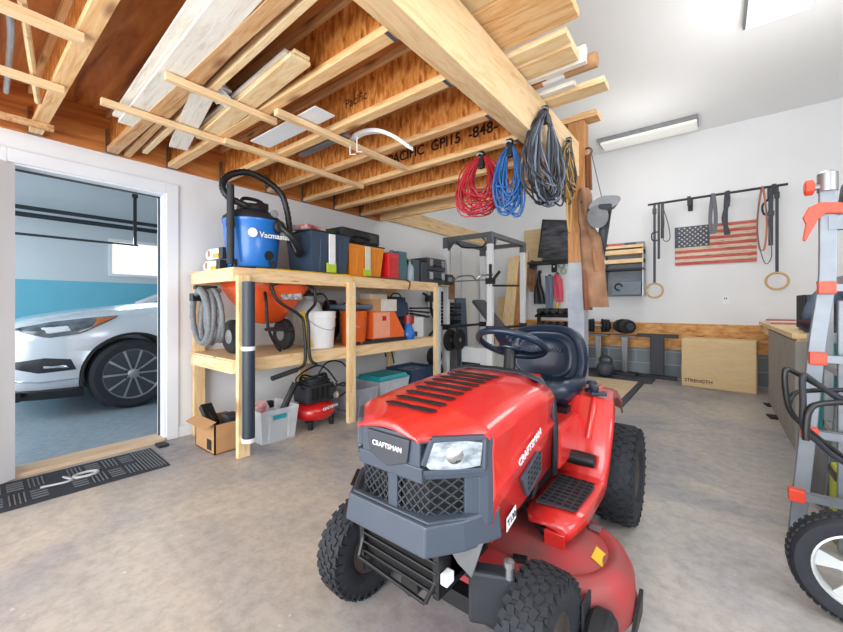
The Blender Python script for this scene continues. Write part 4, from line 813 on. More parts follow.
# ================================================================ HANGING COILS AND POST ITEMS
def coil(name, label, cat, top, w_, h_, n, r, m, m2=None, hook=True, spread=.05, tail=None, jit=.3, strap=None, dirv=(0, 1, 0)):
    t = thing(name, label, cat, top, 0, 'coiled cords hanging from the loft'); dv_ = Vector(dirv).normalized(); nv = Vector((-dv_.y, dv_.x, 0))
    for gi in range(2 if m2 else 1):
        c = MB()
        for k in range(n):
            if m2 and (0 if k % 3 else 1) != gi: continue
            ww = w_*random.uniform(.55, 1.0)/2; hh = h_*random.uniform(1-jit, 1.0); off = random.uniform(-spread, spread); ph = random.uniform(0, 6); sk = random.uniform(-.35, .35)*w_
            pts = []
            for i in range(26):
                a = 2*math.pi*i/26; s0 = (1-math.cos(a))/2
                q = dv_*(math.sin(a)*ww*(.35+.65*s0**.8)*1.5+sk*s0)+nv*(off*s0+.012*math.sin(3*a+ph))+Vector((0, 0, -hh*s0+.01*math.sin(4*a+ph)))
                pts.append(q)
            c.tube(pts, r, 5, closed=True)
        c.build('cord_loops', m if gi == 0 else m2, t, smooth=60)
    if hook:
        MB().bb(-.02, .02, -.02, .02, -.09, .03, bev=.006).build('strap', BLACK, t)
        MB().tube([(-.025, -.026, 0), (.0, -.03, .012), (.025, -.026, 0)], .006, 6).build('buckle', GREYM, t)
    if tail: MB().tube(smoothpath(tail, 5), r*1.1, 6).build('loose_end', m, t, smooth=60)
    return t
CR = mat('AE1E2C', .5, name='red_cord'); CB = mat('1A5896', .5, name='blue_cord'); CK = mat('2B3038', .5, name='black_cord'); CG = mat('6F7888', .5, name='grey_cord'); CT = mat('B8904E', .6, name='tan_cord')
coil('extension_cord', 'tangled red extension cord hanging by a black strap', 'cord', (-1.33, 2.40, 2.20), .25, .44, 30, .0052, CR, hook=True, jit=.45, spread=.08, dirv=(.9, .5, 0))
coil('extension_cord', 'bright blue extension cord between the red and black coils', 'cord', (-1.10, 2.38, 2.22), .15, .50, 20, .0062, CB, hook=True, jit=.4, spread=.05, dirv=(.9, .4, 0))
coil('extension_cord', 'thick black and grey cord coil hanging on the beam', 'cord', (-.90, 2.50, 2.43), .36, .66, 34, .0065, CK, CG, True, .045, dirv=(.15, 1, 0))
coil('extension_cord', 'dull tan cord coil behind the black one near the post', 'cord', (-.90, 3.02, 2.40), .19, .50, 22, .0065, CT, CK, True, .03, tail=[(0, 0, -.3), (0, -.05, -.5), (0, -.02, -.66), (0, .03, -.70), (0, .06, -.5), (0, .05, -.3)])
# pliers-like rope hook at the post top
PX, PY = BXR+.09, 3.53
t = thing('rope_hook', 'brown rope loop hanging from a hook high on the post', 'hook', (PX+.085, 3.50, 2.47)); MB().lathe([(.03, -.012), (.045, 0), (.03, .012)], axis='Y', n=16).build('ring', mat('6D4A3A', .6, name='brown_ring'), t)
MB().tube([(0, 0, -.03), (.005, 0, -.35)], .016, 8).tube([(.02, 0, -.03), (.03, 0, -.34)], .012, 8).build('rope', mat('7A4A2B', .8, bump=.4, scale=40, name='brown_rope'), t)
MB().tube([(.03, 0, 0), (.15, .05, -.62)], .003, 5).build('thin_wire', BLACK, t)
# tan leather jacket / apron on the post
t = thing('leather_jacket', 'tan leather work jacket hanging from the wooden post', 'jacket', (PX+.10, 3.40, 2.12), R(0)); t.scale = (1, 1, .97)
def cloth(outline, th, m, name, parent, fold=.012, nx=9, f=9.0, bev=True):
    """outline rows: (z, left, right); builds a folded sheet with thickness along the local x axis"""
    secs = []
    dense = []
    for i in range(len(outline)-1):
        for k in range(3):
            q = k/3; a, b = outline[i], outline[i+1]; dense.append(tuple(lerp(a[j], b[j], q) for j in range(3)))
    dense.append(outline[-1])
    for z, l, r_ in dense:
        front = []; back = []
        for j in range(nx+1):
            s0 = j/nx; x = lerp(l, r_, s0); y = -th*.5*math.sin(math.pi*s0)**.6+fold*math.sin(s0*f+z*5)*(.4+.6*abs(math.sin(z*4)))
            front.append((x, y-.004, z)); back.append((x, y+.012, z))
        secs.append(front+back[::-1])
    return MB().loft(secs, closed=True, caps=True).build(name, m, parent, smooth=50)
jk = [(0, -.06, .025), (-.06, -.07, .045), (-.28, -.06, .055), (-.36, -.045, .07), (-.44, -.05, .115), (-.60, -.04, .14), (-.80, -.03, .155), (-1.0, -.015, .175), (-1.05, -.01, .18)]
jo = cloth(jk, .08, BROWNL, 'jacket_body', t, .014)
cloth([(-.55, .05, .13), (-.60, .045, .135), (-.74, .06, .145)], .09, mat('9C6C48', .75, var=.25, name='tan_leather_pocket'), 'pocket', t, .012)
MB().lathe([(.018, -.004), (.018, .004)], (-.02, -.035, -.12), 'Y', 12, None, True).build('eyelet', CHAR, t)
cloth([(-.72, -.03, .02), (-.9, -.03, .06), (-1.075, -.02, .05)], .10, mat('7E4A30', .75, name='dark_leather_fold'), 'fold', t, .01)
t = thing('brimmed_hat', 'grey brimmed hat hanging on the tan jacket', 'hat', (PX+.25, 3.38, 1.87), R(20)); t.scale = (.9, .9, .95)
MB().loft([[(.10*c*1.35, -.02+.02*math.cos(2*a), .10+.055*s0+.03*c*abs(c)) for a in [2*math.pi*i/24 for i in range(24)] for c, s0 in [(math.cos(a), math.sin(a))]], [(.085*c*1.2, .05, .08+.045*s0) for a in [2*math.pi*i/24 for i in range(24)] for c, s0 in [(math.cos(a), math.sin(a))]]], closed=True, caps=True).build('brim', mat('8A8C8E', .8, name='grey_felt'), t, smooth=60)
MB().loft([[(-.06+.09*c*k, -.03-.05*(1-k), -.02+.10*s0*k) for a in [2*math.pi*i/24 for i in range(24)] for c, s0 in [(math.cos(a), math.sin(a))]] for k in (1.0, .95, .8, .5, .1)], closed=True, caps=True).build('crown', mat('77797C', .8, name='darker_grey_felt'), t, smooth=60)
MB().box((-.0, -.035, .06), (.11, .03, .05), bev=.012).build('dark_opening', CHAR, t)
t = thing('dark_level', 'black framed long tool hanging slanted beside the tan jacket', 'tool', (PX+.22, 3.46, 1.56)); MB().box((0, 0, .15), (.075, .02, .50), Matrix.Rotation(R(8), 3, 'Y')).build('frame', CHAR, t); MB().box((0.0, -.012, .15), (.03, .004, .44), Matrix.Rotation(R(8), 3, 'Y')).build('inset', DGREY, t)
# ================================================================ FAR END: RACK, BENCH, BOARDS
rk = thing('power_rack', 'white and grey steel power rack in the far left corner', 'power rack', (0, 0, 0))
RX0, RX1, RY0, RY1, RZ = -3.08, -2.37, 4.52, 5.60, 2.10
WST = mat('DDE0E2', .35, var=.04, name='white_steel'); GST = mat('62676C', .4, metal=.3, name='grey_steel')
for x in (RX0, RX1):
    for y in (RY0, RY1):
        MB().bb(x-.035, x+.035, y-.035, y+.035, 0, RZ-.06, bev=.004).build('upright', WST, rk)
        h = MB()
        h.bb(x-.04, x+.04, y-.04, y+.04, RZ-.16, RZ, bev=.003); h.build('corner_bracket', GST, rk)
    MB().bb(x-.035, x+.035, RY0, RY1, RZ-.06, RZ).build('side_beam', GST, rk)
    MB().bb(x-.035, x+.035, RY0-.1, RY1+.1, .0, .06).build('base_beam', GST, rk)
    MB().tube([(x, RY0-.05, .80), (x, RY1+.05, .80)], .02, 8).build('safety_bar', CHAR, rk)
    s_ = 1
    for y in (RY0, RY1): MB().bb(x-.045, x+.045, y-.045, y+.045, .76, .84, bev=.006).build('safety_sleeve', BLACK, rk)
for y in (RY0, RY1): MB().bb(RX0, RX1, y-.03, y+.03, RZ-.06, RZ).build('cross_beam', GST, rk)
for x0, x1 in ((RX0, 1), (RX1, -1)): MB().prism([(x0+x1*.03, RY0-.02, RZ-.16), (x0+x1*.14, RY0-.02, RZ-.06), (x0+x1*.10, RY0-.02, RZ-.06), (x0+x1*.03, RY0-.02, RZ-.2)], (0, .04, 0)).build('gusset', GST, rk)
MB().prism([(RX1, RY0+.03, RZ-.2), (RX1, RY0+.15, RZ-.06), (RX1, RY0+.10, RZ-.06), (RX1, RY0+.03, RZ-.27)], (.03, 0, 0)).build('gusset', GST, rk)
MB().tube(smoothpath([(RX0+.1, RY0+.12, RZ-.05), (RX0+.2, RY0+.12, RZ-.14), (RX0+.5, RY0+.12, RZ-.17), (RX1-.12, RY0+.12, RZ-.12), (RX1-.04, RY0+.12, RZ-.2)], 5), .014, 8).build('pull_up_bar', BLACK, rk, smooth=50)
j = MB().bb(RX1-.05, RX1+.05, RY0-.05, RY0+.05, 1.40, 1.48, bev=.004).bb(RX1+.02, RX1+.05, RY0-.08, RY0-.05, 1.44, 1.66); j.bar((RX1+.04, RY0-.06, 1.42), (RX1+.17, RY0-.06, 1.56), .03, .03).build('bar_hook', BLACK, rk)
MB().tube([(RX1, RY0-.03, 1.38), (RX1+.30, RY0+.25, 1.38)], .014, 8).build('spotter_peg', BLACK, rk)
MB().tube([(RX0-.1, RY0, 1.46), (RX1, RY0, 1.46)], .009, 8).build('thin_bar', GREYM, rk)
for k, (x, y, z, sz) in enumerate(((-3.2, 4.75, 1.46, .11), (-3.04, 4.7, 1.47, .09))): MB().box((x, y-.25, z), (sz, .10, .15), bev=.02).build('cable_block', (CHAR, mat('35504C', .5, name='dark_green_grip'))[k], rk)
t = thing('leather_strap', 'brown leather strap hanging on the rack front', 'strap', (-2.95, 4.46, 1.52)); MB().bb(-.05, .05, -.01, .01, -.32, 0).build('strap_body', BROWNL, t)
# weight plates hanging on the rack
t = thing('weight_stack', 'black exercise weight stack at the left side of the rack', 'weights', (-3.33, 4.95, .0))
for k in range(7): MB().bb(-.10, .16, -.12, .12, .78+k*.055, .825+k*.055, bev=.008).build('plate', MBLACK if k % 2 else DGREY, t)
MB().bb(-.02, .02, -.02, .02, 0, 2.0).build('guide_rod', GREYM, t)
t = thing('wall_mounted_grips', 'tangle of black grips on the wall left of the rack', 'grips', (-3.5, 4.6, 1.0))
MB().tube(smoothpath([(0, -.1, .3), (.1, -.05, .2), (.05, .05, 0), (.12, .1, -.2), (.05, 0, -.35), (.1, -.1, -.45)], 5), .02, 8).build('black_hose', BLACK, t, smooth=60); MB().box((.05, .02, .22), (.08, .2, .1), bev=.02).build('grip_block', CHAR, t)
for k, (y, z) in enumerate(((4.62, .80), (4.72, .80))):
    t = thing('weight_plate', ['nearer round black weight plate hung on the left rack upright', 'farther round black weight plate hung on the left rack upright'][k], 'weight plate', (RX0+.10+.08*k, y-.16+k*.02, .62), 0, 'weight plates on the rack'); MB().lathe([(.03, -.018), (.145, -.018), (.155, -.01), (.155, .01), (.145, .018), (.03, .018)], axis='X', n=30).build('disc', MBLACK, t, smooth=35); MB().lathe([(.0, -.022), (.03, -.022), (.03, .022), (0, .022)], axis='X', n=14).build('hub', GREYM, t)
t = thing('low_storage', 'white floor boxes with dark gear inside the rack', 'box', (-2.75, 5.05, .08)); MB().bb(-.22, .22, -.3, .3, 0, .42, bev=.01).build('carton', WHITEP, t); MB().bb(-.2, .1, -.32, -.302, .05, .2).build('dark_gear', CHAR, t)
t = thing('incline_bench', 'dark padded incline bench seen through the rack', 'bench', (-2.12, 5.0, .02))
a_ = P(478, 302, 1, 5.1); b_ = P(512, 345, 1, 5.0); r0 = Vector((-2.12, 5.0, 0))
MB().bar(a_-r0, b_-r0, .28, .06).build('back_pad', mat('4A4D52', .5, name='bench_vinyl'), t, bev=.015)
MB().bar(b_-r0, b_-r0+Vector((.35, 0, -.05)), .28, .06).build('seat_pad', mat('4A4D52', .5, name='bench_vinyl'), t, bev=.015)
MB().bar((-.2, 0, 0.03), (.5, 0, .03), .06, .06).bar((.0, 0, .03), (.15, 0, .5), .05, .05).bar(((a_+b_)/2)-r0, (.3, 0, .05), .04, .04).build('bench_frame', GST, t)
# leaning boards on the back wall
g = 'boards leaning on the back wall'
lbl = ['shortest pale board leaning at the left of the bunch', 'tall pale board leaning second from the left of the bunch', 'tall tan board leaning in the middle of the bunch', 'tall reddish board leaning right of the bunch middle', 'tallest narrow board leaning rightmost of the bunch']
for k, (u0, u1, vt, ww) in enumerate(((497, 502, 297, .16), (502, 512, 258, .12), (508, 517, 256, .10), (514, 522, 262, .09), (519, 527, 252, .06))):
    a = P(u0, 352, 1, 6.45-.0*k); a.z = .0; b = P(u1, vt, 1, 6.84); a = P(u0, 352, 1, 6.45); a.z = .012
    o = MB().bar(Vector((0, 0, 0)), b-a, ww, .03).build('leaning_board', [PINEZ, PINEZ, PINEZ, POSTW, PINEZ][k]); o.location = a; tag(o, lbl[k], 'board', g)
t = tag(MB().box((0, 0, 1.05), (.02, .5, 2.1)).build('white_flat_panel', WHITEP), 'white flat panel against the left wall near the far corner', 'panel'); t.location = (-3.56, 5.95, 0)
t = tag(MB().lathe([(.06, 0), (.06, 1.9), (0, 1.9)], n=16).build('white_roll', mat('D7DAD6', .6, name='white_vinyl')), 'tall white roll standing beside the leaning boards', 'roll'); t.location = (-3.45, 6.35, 0)
# plywood panel and black display on the back wall
def wallbox(name, u0, v0, u1, v1, y, th, m, label, cat, group=None, bev=0., **k):
    a = P(u0, v1, 1, y); b = P(u1, v0, 1, y); o = MB().bb(-(b.x-a.x)/2, (b.x-a.x)/2, 0, th, -(b.z-a.z)/2, (b.z-a.z)/2, bev=bev).build(name, m); o.location = ((a.x+b.x)/2, y, (a.z+b.z)/2)
    return tag(o, label, cat, group) if label else o
wallbox('plywood_sheet', 524, 226, 562, 262, 6.86, .03, PLYBOX, 'tan plywood panel high on the back wall left of the post', 'panel')
t = thing('wall_shelf', 'thin black shelf on the back wall behind the post', 'shelf', P(550, 262, 1, 6.6)); MB().bb(-.40, .30, -.05, .28, -.02, .02).build('board', CHAR, t); MB().bb(-.38, -.34, .0, .28, -.10, -.02).build('bracket', BLACK, t)
t = thing('black_display', 'black framed screen tilted on the thin black shelf', 'screen', P(556, 259, 1, 6.55), R(6)); t.scale = (1.1, 1, 1.25); Q = Matrix.Rotation(R(8), 3, 'Y')
MB().box((0, 0, .27), (.50, .05, .54), Q, bev=.008).build('case', BLACK, t); MB().box((0, -.03, .27), (.42, .006, .46), Q).build('screen_face', mat('4A4F57', .15, var=.6, scale=5, stretch=(1, 1, 4), name='screen_reflection', h2='15171B'), t); MB().bb(-.2, .2, -.08, .1, -.02, .012).build('stand', CHAR, t)
# hanging gear on the back wall
def hang(name, rows, m, label, cat, hookm=BLACK, y=6.80):
    t0 = rows[0]; a = P((t0[1]+t0[2])/2, t0[0], 1, y); t = thing(name, label, cat, a, 0, 'gear hanging on the back wall'); out = []
    for v, u0, u1 in rows:
        p = P(u0, v, 1, y)-a; q = P(u1, v, 1, y)-a; out.append((p.z, p.x, q.x))
    cloth(out, .06, m, 'fabric', t, .012); MB().bb(-.012, .012, .0, .1, -.02, .03).build('peg', hookm, t); return t
hang('brown_pouch', [(262, 530, 533), (268, 528, 536), (285, 528, 536), (292, 530, 534)], BROWNL, 'brown pouch hanging left of the black bag', 'pouch')
hang('black_bag', [(272, 538, 540), (285, 536, 541), (294, 534, 544), (304, 534, 545)], BLACK, 'black drawstring bag hanging on the back wall', 'bag')
hang('grey_apron', [(276, 545, 553), (290, 546, 553), (312, 546, 552)], mat('6F7D90', .8, name='grey_blue_cloth'), 'grey blue cloth hanging between bag and pink garment', 'cloth')
tt = hang('pink_garment', [(274, 555, 558), (280, 553, 562), (294, 554, 563), (302, 556, 563)], mat('D9546A', .7, name='pink_cloth'), 'pink garment hanging on the back wall near the post', 'garment')
t = thing('yellow_spray', 'yellow handled item under the pink garment', 'tool', P(557, 306, 1, 6.78)); MB().lathe([(0, -.06), (.03, -.05), (.03, .03), (.012, .06)], n=12).build('body', YELLOW, t, smooth=40)
t = thing('wall_clip', 'black clip on the back wall above the pink garment', 'clip', P(554, 268, 1, 6.86)); MB().bb(-.05, .05, 0, .03, -.08, .1, bev=.02).build('clip_body', BLACK, t); MB().lathe([(.02, -.006), (.02, .0)], (0, 0, .03), 'Y', 12, None, True).build('round_face', WHITEP, t)
t = thing('green_goggles', 'bright green goggles hanging near the post', 'goggles', P(563, 268, 1, 6.84)); 
for dx, dz in ((-.03, .05), (.01, -.06)): MB().lathe([(.045, -.02), (.055, 0), (.045, .02)], (dx, 0, dz), 'Y', 16).build('lens_ring', mat('6BB23E', .5, name='bright_green'), t)
# dumbbell rack, two tiers
t = thing('dumbbell_rack', 'black two tier dumbbell rack behind the mower seat', 'dumbbell rack', (-2.09, 6.5, .025))
for z in (.93, .70): MB().box((0, 0, z), (.78, .26, .03), Matrix.Rotation(R(14), 3, 'X')).build('tray', BLACK, t)
for x in (-.36, .36): MB().bb(x-.03, x+.03, -.14, .14, 0, .06).build('foot', BLACK, t); MB().bb(x-.025, x+.025, -.03, .03, .06, 1.0).build('upright', BLACK, t)
hexd = thing('dumbbell', 'hex dumbbell on the two tier rack', 'dumbbell', (0, 0, 0), 0, 'hex dumbbells on the two tier rack')
MB().tube([(0, -.10, 0), (0, .10, 0)], .014, 8).build('handle', GREYM, hexd)
for y in (-.1, .1): MB().lathe([(.0, y-.03), (.042, y-.03), (.05, y-.02), (.05, y+.02), (.042, y+.03), (0, y+.03)], axis='Y', n=6).build('head', MBLACK if y > 0 else mat('2A2B30', .6, var=.1, name='hex_head'), hexd)
rnk = ['leftmost', 'second from the left', 'third from the left', 'fourth from the left', 'fifth from the left', 'rightmost']
for r_ in range(2):
    for k in range(6):
        lb = 'small black hex dumbbell, %s on the %s tier' % (rnk[k], ('upper', 'lower')[r_]); loc = (-2.09-.31+k*.125, 6.49, (1.02, .79)[r_])
        if r_ == 0 and k == 0: hexd.location = loc; hexd['label'] = lb
        else: dup(hexd, loc, None, lb)
# adjustable dumbbells on stands
for k, (u, lb, lb2) in enumerate(((598, 'left round ribbed adjustable dumbbell on its stand', 'left grey pedestal stand for an adjustable dumbbell'), (624.5, 'right round ribbed adjustable dumbbell on its stand', 'right grey pedestal stand for an adjustable dumbbell'))):
    c = P(u, 331, 1, 6.62)
    s0 = thing('dumbbell_stand', lb2, 'stand', (c.x, 6.62, 0), 0, 'adjustable dumbbell stands'); MB().prism([(-.04, .06, .05), (.03, .06, .05), (.05, .0, .62), (-.05, .0, .62)], (0, .06, 0)).build('column', GREYM, s0, bev=.006); MB().bb(-.17, .17, -.12, .12, .63, .65, bev=.004).build('tray', GST, s0); MB().bb(-.18, .18, -.15, .15, 0.02, .06, bev=.008).build('base', CHAR, s0)
    d = thing('adjustable_dumbbell', lb, 'dumbbell', (c.x, 6.60, .785), R(20 if k == 0 else -55), 'adjustable dumbbells'); d.scale = (1.1, 1.1, 1.1)
    MB().tube([(-.1, 0, 0), (.1, 0, 0)], .016, 8).build('handle', GREYM, d)
    for sgn in (-1, 1):
        for q in range(5): MB().lathe([(.03, -.008), (.098-.003*q, -.008), (.104-.003*q, 0), (.098-.003*q, .008), (.03, .008)], (sgn*(.06+q*.022), 0, 0), 'X', 22).build('plate', (MBLACK, DGREY)[q % 2], d, smooth=35)
        MB().lathe([(0, 0), (.05, 0), (.045, .012), (0, .014)], (sgn*.165, 0, 0), 'X', 18).build('dial', mat('2F3D5C', .4, name='dial_blue_black') if k == 0 and sgn < 0 else DGREY, d)
kb = thing('kettlebell', 'round dark kettlebell on the floor between the dumbbell stands', 'kettlebell', (P(606, 368, 1, 6.3).x, 6.27, .025)); MB().lathe([(0, 0), (.07, 0), (.115, .05), (.13, .12), (.11, .19), (.05, .22), (0, .22)], n=26).build('ball', mat('39424E', .5, name='dark_iron'), kb, smooth=50); MB().tube(smoothpath([(-.07, 0, .18), (-.08, 0, .27), (0, 0, .31), (.08, 0, .27), (.07, 0, .18)], 5), .017, 8).build('handle', CHAR, kb, smooth=50)
# flat bench standing on end
t = thing('folded_bench', 'dark flat bench standing upright against the block wall', 'bench', (P(657, 378, 1, 6.7).x, 6.74, .0)); MB().bb(-.09, .09, -.05, .03, .05, .66, bev=.012).build('pad', mat('3B3F47', .6, name='charcoal_pad'), t); MB().bb(-.27, .27, -.02, .03, .62, .675, bev=.004).build('top_foot', BLACK, t); MB().bb(-.27, .25, -.09, -.0, .0, .05, bev=.004).build('bottom_foot', BLACK, t); MB().bb(-.03, .03, .03, .06, .05, .62).build('leg_frame', CHAR, t)
# lifting platform
t = thing('lifting_platform', 'low plywood lifting platform edged with black rubber', 'platform', (0, 0, 0))
MB().bb(-2.25, -.86, 4.6, 6.15, .001, .018).build('plywood_deck', woodmat('platform_ply', ['C9AE88', 'D8C19C', 'E2CFAE'], 1.5, (1, 8, 8), knots=False), t)
RUB = mat('4A4E55', .85, var=.2, scale=40, name='speckled_rubber'); MB().bb(-2.3, -.70, 6.15, 6.6, .001, .024).build('rubber_mat', RUB, t); MB().bb(-.86, -.79, 4.6, 6.15, .001, .022).build('rubber_edge', RUB, t)
# plyo box
t = thing('plyo_box', 'large pale plywood jump box against the back wall', 'box', (.045, 6.50, 0), R(-6)); bx_ = MB().bb(-.39, .39, -.21, .21, 0, .655, bev=.012).build('plywood_body', PLYBOX, t)
text('stamped_lettering', 'STRENGTH', .062, mat('4A3520', .8, name='burnt_ink'), bx_, (-.20, -.2115, .085), (R(90), 0, 0), .0008, 1.0, .001)
# outlet
t = thing('wall_outlet', 'white outlet plate on the back wall above the jump box', 'outlet', P(726, 300, 1, BY-.004)); MB().bb(-.045, .045, -.006, .003, -.06, .06, bev=.002).build('plate', WHITEP, t); MB().bb(-.02, -.01, -.008, -.006, .01, .035).bb(.0, .01, -.008, -.006, .01, .035).build('slots', DGREY, t)
# wall mirror right of the jacket; its reflected boards and bins built solid
t = thing('mirrored_shelf', 'wall mirror beside the jacket, its reflected shelf and boards built solid', 'shelf', P(623, 296, 1, 6.62)); t.scale = (1.12, 1, 1.4)
MB().bb(-.24, .24, .20, .24, 0, .62).build('back_panel', mat('8F979E', .7, name='grey_panel'), t)
for z, m_, h in ((.37, PINEX, .045), (.47, PINEX, .05), (.54, PINEX, .03)): MB().bb(-.25, .25, -.02, .20, z, z+h).build('shelf_board', m_, t)
MB().bb(-.25, .25, -.03, .20, .29, .31).build('lower_board', CHAR, t); MB().bb(-.25, -.23, 0, .24, 0, .62).bb(.235, .25, 0, .24, 0, .55).build('side_panel', GREYM, t)
t2 = thing('grey_bin', 'grey blue bin from the wall mirror reflection beside the jacket', 'bin', P(626, 295, 1, 6.64)); MB().bb(-.2, .21, -.02, .16, 0.0, .21, bev=.01).build('bin_body', mat('76818D', .6, name='greyblue_bin'), t2); MB().tube(arc((-.10, -.035, .13), .05, 0, 5, 12), .012, 8).build('black_ring', BLACK, t2)
t2 = thing('mirrored_red_tools', 'red topped tools from the wall mirror reflection', 'tools', (P(621, 241, 1, 6.64).x, 6.66, P(623, 296, 1, 6.62).z+.8)); MB().box((-.1, .05, .02), (.2, .08, .05), R(4), bev=.01).build('red_case', mat('C5555A', .5, name='faded_red'), t2); MB().box((.12, .05, .02), (.16, .06, .05), bev=.01).build('grey_case', SLATE, t2)
# ================================================================ FLAG, BAR, RINGS
a = P(675, 265, 1, BY-.03); b = P(757, 224, 1, BY-.03); FXc = (a.x+b.x)/2; fw_ = b.x-a.x; fh = .575
t = thing('wooden_flag', 'weathered wooden flag with red stripes and white stars', 'flag', (FXc, BY-.002, 1.72))
FR = woodmat('faded_red_stripe', ['8E2F28', 'B9483E', 'C96657', 'A8423A'], 2.5, (1.5, 9, 12), knots=False); FWm = woodmat('faded_tan_stripe', ['8B7A6B', 'C8B39C', 'DCCBB4', 'A88E79'], 2.5, (1.5, 9, 12), knots=False); FB = woodmat('faded_navy_canton', ['2E3440', '444C5C', '59606E'], 2.5, (1.5, 9, 12), knots=False)
for k in range(13):
    z = fh-(k+1)*fh/13; MB().bb(-fw_/2, fw_/2, -.022, -.003, z+.001, z+fh/13).build('stripe', FR if k % 2 == 0 else FWm, t)
cn_ = MB().bb(-fw_/2-.002, -fw_/2+fw_*.45, -.026, -.004, fh*6/13, fh+.001).build('canton', FB, t)
SM = mat('D9D2C4', .7, name='star_paint'); cw_, ch_ = fw_*.45, fh*7/13
for r_ in range(9):
    for c in range(6 if r_ % 2 == 0 else 5):
        cx = -fw_/2+cw_*((c+1)/6.4 if r_ % 2 == 0 else (c+1.5)/6.4)-.012; cz = fh*6/13+ch_*(r_+.75)/9.5
        ps = []
        for q in range(10): rr = .017 if q % 2 == 0 else .007; ps.append((cx+rr*math.sin(q*math.pi/5), -.026, cz+rr*math.cos(q*math.pi/5)))
        MB().prism(ps, (0, -.002, 0)).build('star', SM, cn_)
pb = thing('pull_up_bar', 'long dark wall mounted pull up bar above the flag', 'bar', (0, 6.5, 2.625)); pa = P(648, 205, 1, 6.5); pc = P(788, 184, 1, 6.5)
MB().tube([(pa.x, 0, pa.z-2.625), (pc.x, 0, pc.z-2.625)], .016, 10).build('bar_tube', CHAR, pb, smooth=50)
for u in (689, 728, 774):
    x = P(u, 195, 1, 6.5).x; m_ = MB().bar((x, 0, 0), (x, .395, 0), .035, .035); m_.bb(x-.03, x+.03, .385, .397, -.10, .10).bb(x-.02, x+.02, -.02, .02, -.10, .03).build('bracket', CHAR, pb)
STR = mat('3C4048', .7, name='black_webbing'); STG = mat('63666E', .7, name='grey_webbing'); RW = mat('C9A66E', .5, name='birch_ring')
for (u, v, side) in ((654.5, 290.5, 'left'), (777, 281, 'right')):
    c = P(u, v, 1, 6.5); t = thing('gymnastic_ring', '%s wooden gymnastic ring on a long dark strap under the bar' % side, 'ring', c, 0, 'gymnastic rings')
    rr = MB().tube([(.105*math.cos(q), 0, .105*math.sin(q)) for q in [2*math.pi*i/32 for i in range(32)]], .014, 8, closed=True).build('ring', RW, t, smooth=60)
    sx = -.0; L_ = 2.63-c.z
    MB().bb(sx-.016, sx+.016, -.006, .006, .09, L_).build('strap', STR, t); MB().bb(sx-.025, sx+.025, -.015, .015, L_-.16, L_-.08, bev=.004).build('buckle', BLACK, t)
def band(name, label, u, w_, l_, m, m2=None, tw=0.0, th=.02, grp=None, cat='strap'):
    x = P(u, 195, 1, 6.5).x; t = thing(name, label, cat, (x, 6.5, 2.615), 0, grp)
    pts = smoothpath([(0, .018, .03), (-w_*.3, .018, -l_*.2), (-w_*.5, .01, -l_*.6), (-w_*.3, 0, -l_*.93), (0, 0, -l_), (w_*.3, -.005, -l_*.93), (w_*.5+tw, -.015, -l_*.6), (w_*.3, -.02, -l_*.2), (0, -.018, .03)], 4)
    q = MB(); q.loft([[p+Vector((-th/2, 0, 0)), p+Vector((th/2, 0, 0)), p+Vector((th/2, .006, .004)), p+Vector((-th/2, .006, .004))] for p in pts], closed=True, caps=True).build('webbing', m, t)
    return t
band('grey_strap', 'wide grey strap loop hanging over the stars of the flag', 713, .06, .52, STG, th=.045)
band('grey_strap', 'slanted grey strap loop hanging over the flag stripes', 727, .03, .55, STR, tw=-.05, th=.05)
t = band('resistance_band', 'orange and grey elastic bands looped over the bar at right', 762, .09, .80, mat('B86B4E', .6, name='orange_band'), th=.02); MB().tube(smoothpath([(.0, 0, 0), (-.05, -.03, -.5), (.02, -.03, -.95), (.09, -.03, -.85), (.05, -.03, -.4), (.02, 0, 0)], 5), .006, 6).build('thin_band', STG, t)
t = thing('suspension_trainer', 'black suspension straps hanging beside the right ring strap', 'strap', (P(771, 195, 1, 6.5).x, 6.5, 2.6)); MB().bb(-.025, .02, -.01, .01, -.72, 0).build('strap', STR, t); MB().tube(smoothpath([(0, 0, -.1), (-.08, 0, -.2), (-.06, 0, -.32), (.02, 0, -.28)], 5), .012, 8).build('handle', BLACK, t); MB().bb(-.03, .03, -.02, .02, -.34, -.28).build('buckle', BLACK, t)
t = thing('suspension_trainer', 'bunch of black straps with wire handles at the bar left end', 'strap', (P(660, 200, 1, 6.5).x, 6.5, 2.6)); MB().bb(-.03, .0, -.01, .01, -.80, .02).build('strap', STR, t); MB().bb(.01, .05, -.012, .008, -.50, .02).build('strap', BLACK, t)
MB().tube(smoothpath([(.02, 0, 0), (.10, 0, -.3), (.12, 0, -.52), (.04, 0, -.52), (.05, 0, -.25), (.02, 0, 0)], 5), .006, 6).build('wire_handle', CHAR, t); MB().tube(smoothpath([(-.03, 0, -.4), (-.10, 0, -.42), (-.09, 0, -.52), (.0, 0, -.52)], 5), .01, 6).build('grip', BLACK, t)

